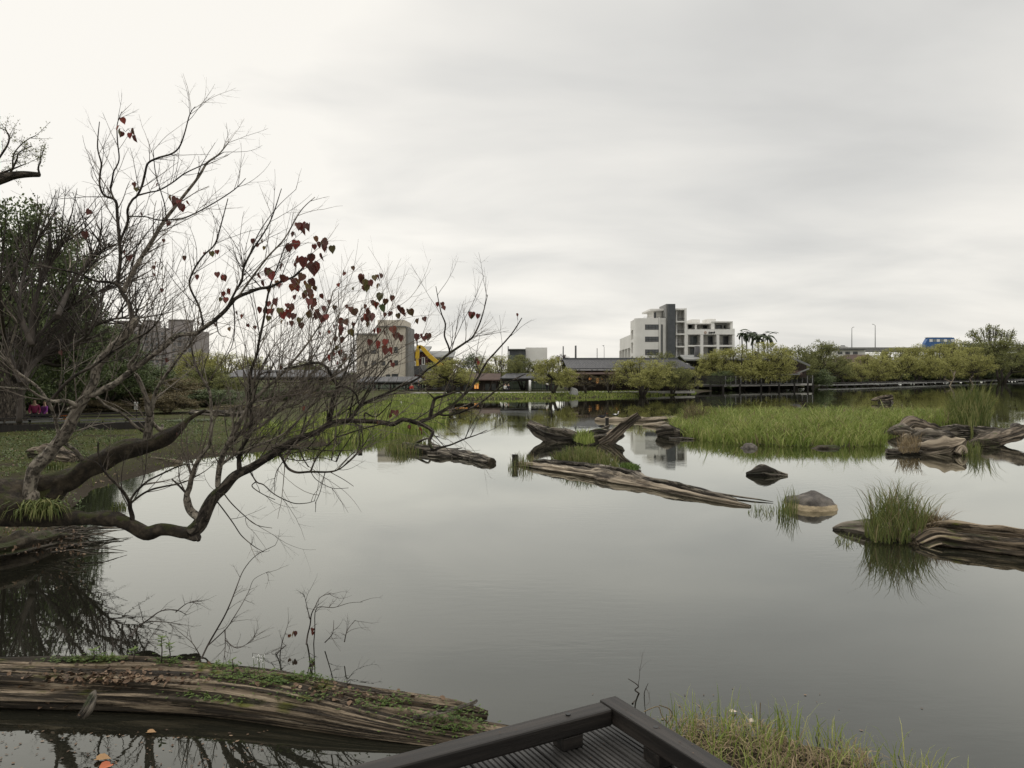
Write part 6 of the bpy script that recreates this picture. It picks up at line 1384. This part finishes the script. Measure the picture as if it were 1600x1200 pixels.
# ================================================================ people and birds
def skinmesh(name,nodes,edges,mt,T,lv=1):
    me=bpy.data.meshes.new(name);me.from_pydata([n[0] for n in nodes],edges,[]);o=bpy.data.objects.new(name,me);COL.objects.link(o)
    s=o.modifiers.new('skin','SKIN');s.use_smooth_shade=True
    for v,n in zip(me.skin_vertices[0].data,nodes):v.radius=(n[1],n[1])
    me.skin_vertices[0].data[0].use_root=True
    if lv:o.modifiers.new('sub','SUBSURF').levels=lv;o.modifiers['sub'].render_levels=lv
    me.materials.append(mt);o.parent=T.o;return o
def person(label,px,ybase,D,top,legs,sit=False,face=0,s=1.0,lean=0):
    b=P(px,ybase,D);T=Thing('person',label,'person',None,b);T.o.rotation_euler=(0,0,face);T.o.scale=(s,s,s)
    if sit:hip=.45;kn=[(.1,-.42,.45),(-.1,-.42,.45)];ft=[(.1,-.42,.06),(-.1,-.42,.06)]
    else:hip=.92;kn=[(.10,-.03,.5),(-.10,.05,.5)];ft=[(.12,-.06,.06),(-.12,.10,.06)]
    ch=hip+.42;l=lean
    nodes=[((0,0,hip),.13),((0,l*.5,hip+.22),.12),((0,l,ch),.14),((0,l,ch+.14),.055),((0,l-.02,ch+.26),.085),((0,l-.02,ch+.36),.075),
      ((.19,l,ch+.04),.055),((.25,l-.05,ch-.22),.045),((.2,l-.22,ch-.38),.035),((.19,l-.27,ch-.42),.03),
      ((-.19,l,ch+.04),.055),((-.25,l-.05,ch-.22),.045),((-.2,l-.2,ch-.36),.035),((-.19,l-.25,ch-.40),.03),
      ((.09,0,hip-.05),.09),(kn[0],.06),(ft[0],.04),((ft[0][0],ft[0][1]-.15,.04),.035),((-.09,0,hip-.05),.09),(kn[1],.06),(ft[1],.04),((ft[1][0],ft[1][1]-.15,.04),.035)]
    ed=[(0,1),(1,2),(2,3),(3,4),(4,5),(2,6),(6,7),(7,8),(8,9),(2,10),(10,11),(11,12),(12,13),(0,14),(14,15),(15,16),(16,17),(0,18),(18,19),(19,20),(20,21)]
    skinmesh('body',nodes,ed,M['skin'],T)
    sh=[nodes[i] for i in (0,1,2,6,7,8,10,11,12)];sh=[(p,r*1.18+.012) for p,r in sh];skinmesh('jacket',sh,[(0,1),(1,2),(2,3),(3,4),(4,5),(2,6),(6,7),(7,8)],M[top],T)
    tr_=[nodes[i] for i in (0,14,15,16,18,19,20)];tr_=[(p,r*1.18+.012) for p,r in tr_];skinmesh('trousers',tr_,[(0,1),(1,2),(2,3),(0,4),(4,5),(5,6)],M[legs],T)
    hr=[((0,l+.01,ch+.30),.09),((0,l,ch+.39),.085)];skinmesh('hair',hr,[(0,1)],M['hair'],T)
    return T
person('seated person in white and dark clothes on the left edge of the right covered walkway',789.5,613.5,107,'c_white','c_dark',True,.6)
person('seated person in dark clothes beside the one in white on the walkway',794.5,613.2,107,'c_dark','c_dark',True,-.4)
person('person in a white shirt standing by the tree near the tiled house',854.5,612.5,106,'c_white','c_dark',False,1.2)
person('person in a red jacket under the covered walkway below the tan building',643,613.5,107,'c_red','c_dark',True,.3)
person('person in dark clothes standing right of the one in red',654,613,107,'c_dark','c_dark',False,2)
person('person in a white top leaning on the far deck railing',1231.5,600.2,141,'c_white','c_dark',False,.2,1.0)
person('person in pale clothes left of the one in the white top on the far deck',1218,600.8,139.5,'c_blue','c_white',False,-.6,1.0)
person('person in a bright pink jacket beyond the left boardwalk',54,660,44,'c_pink','c_dark',True,.5,1.05)
person('person in a purple jacket beside the one in pink beyond the left boardwalk',70,660,44.5,'c_purple','c_dark',True,-.5,1.0)
person('person in pale clothes seated on the far promontory behind the dense twigs',481,627,88,'c_white','c_dark',True,.2)
def bird(label,px,D,s,mk,mk2,face=0,z=0.0):
    x_=xr(px,D);T=Thing('duck',label,'bird','birds resting on the pond',(x_,D,z));T.o.rotation_euler=(0,0,face);T.o.scale=(s,s,s)
    g=MB();g.tube([Vector((x_+a,D,z+b)) for a,b in ((-.28,.12),(-.2,.10),(-.08,.09),(.06,.09),(.15,.11),(.2,.15))],[.015,.06,.10,.105,.08,.03],10,flat=.8);T.part('body',g,M[mk])
    g=MB();g.tube([Vector((x_+a,D,z+b)) for a,b in ((.15,.12),(.19,.2),(.2,.27),(.22,.31),(.26,.31))],[.05,.035,.032,.048,.03],8);T.part('head',g,M[mk2])
    g=MB();g.tube([Vector((x_+.27,D,z+.305)),Vector((x_+.34,D,z+.295))],[.018,.006],6);T.part('beak',g,M['c_orange'])
    g=MB();g.leaf(Vector((x_+.10,D-.085,z+.13)),Vector((-1,0,.05)),Vector((0,-1,.6)),.32,.12);g.leaf(Vector((x_+.10,D+.085,z+.13)),Vector((-1,0,.05)),Vector((0,1,.6)),.32,.12);T.part('wing',g,M[mk2])
bird('black water bird left of the short grey post',941,49.5,1.0,'c_dark','c_dark',0,.22);bird('black and white bird behind the raised limb of the forked driftwood',962,52,.95,'c_dark','c_white',.3,.2)
bird('brown and white duck at the edge of the promontory behind the branches',505,59,1.4,'c_white','fol_r',.4,.05);bird('white bird on the grass of the left promontory',628,58,1.0,'c_white','c_white',2,.6)
# small things on the left bank
T=Thing('notice_board','white notice on a post behind the left boardwalk','sign',None,P(212,655,45));g=MB();g.box((xr(209.5,45),45,zr(640,45)),(xr(215,45),45.05,zr(628,45)));T.part('board',g,M['white']);g=MB();g.box((xr(211.7,45),45.06,zr(662,45)),(xr(212.9,45),45.12,zr(628,45)));T.part('post',g,M['timber'])
g=MB();g2=MB()
for i in range(5):z_=zr(630+i*2,45);g2.box((xr(210.3,45),44.985,z_-.02),(xr(214.2-(i%2),45),44.997,z_))
T.part('printed_lines',g2,M['steel'])
T=Thing('picnic_table','weathered picnic table in front of the people in pink and purple','table',None,P(62,662,42));z_=zr(655,42)
g=MB();g.box((xr(35,42),41.6,z_),(xr(92,42),42.4,z_+.06));T.part('table_top',g,M['pole'])
for a in (42,84):
    g=MB();g.box((xr(a,42)-.05,41.7,.4),(xr(a,42)+.05,42.3,z_-.005));T.part('leg',g,M['timber'])
for a,o_,mk in ((31,0,'c_orange'),(101,.5,'c_orange')):
    T=Thing('plastic_stool','orange stool %s the picnic table'%('left of' if a<50 else 'right of'),'stool','orange stools on the left bank',P(a,662,43));z_=zr(648,43);x_=xr(a,43)
    g=MB();g.tube([Vector((x_,43,z_-.05)),Vector((x_,43,z_))],.2,14);T.part('seat',g,M[mk])
    for k_ in range(4):
        g=MB();aa=math.pi/4+k_*math.pi/2;g.bar((x_+.24*math.cos(aa),43+.24*math.sin(aa),.45),(x_+.15*math.cos(aa),43+.15*math.sin(aa),z_-.052),.04,.04);T.part('leg',g,M[mk])
T=Thing('lantern','small white lantern on a stand beside the thick left trunk','lamp',None,P(36,662,44))
g=MB();g.tube([P(37,660,44),P(37,642,44)],.03,6);T.part('stand',g,M['steel']);g=MB();g.tube([P(37,642,44),P(37,637,44)],[.08,.08],10);T.part('lamp_shade',g,M['white'])
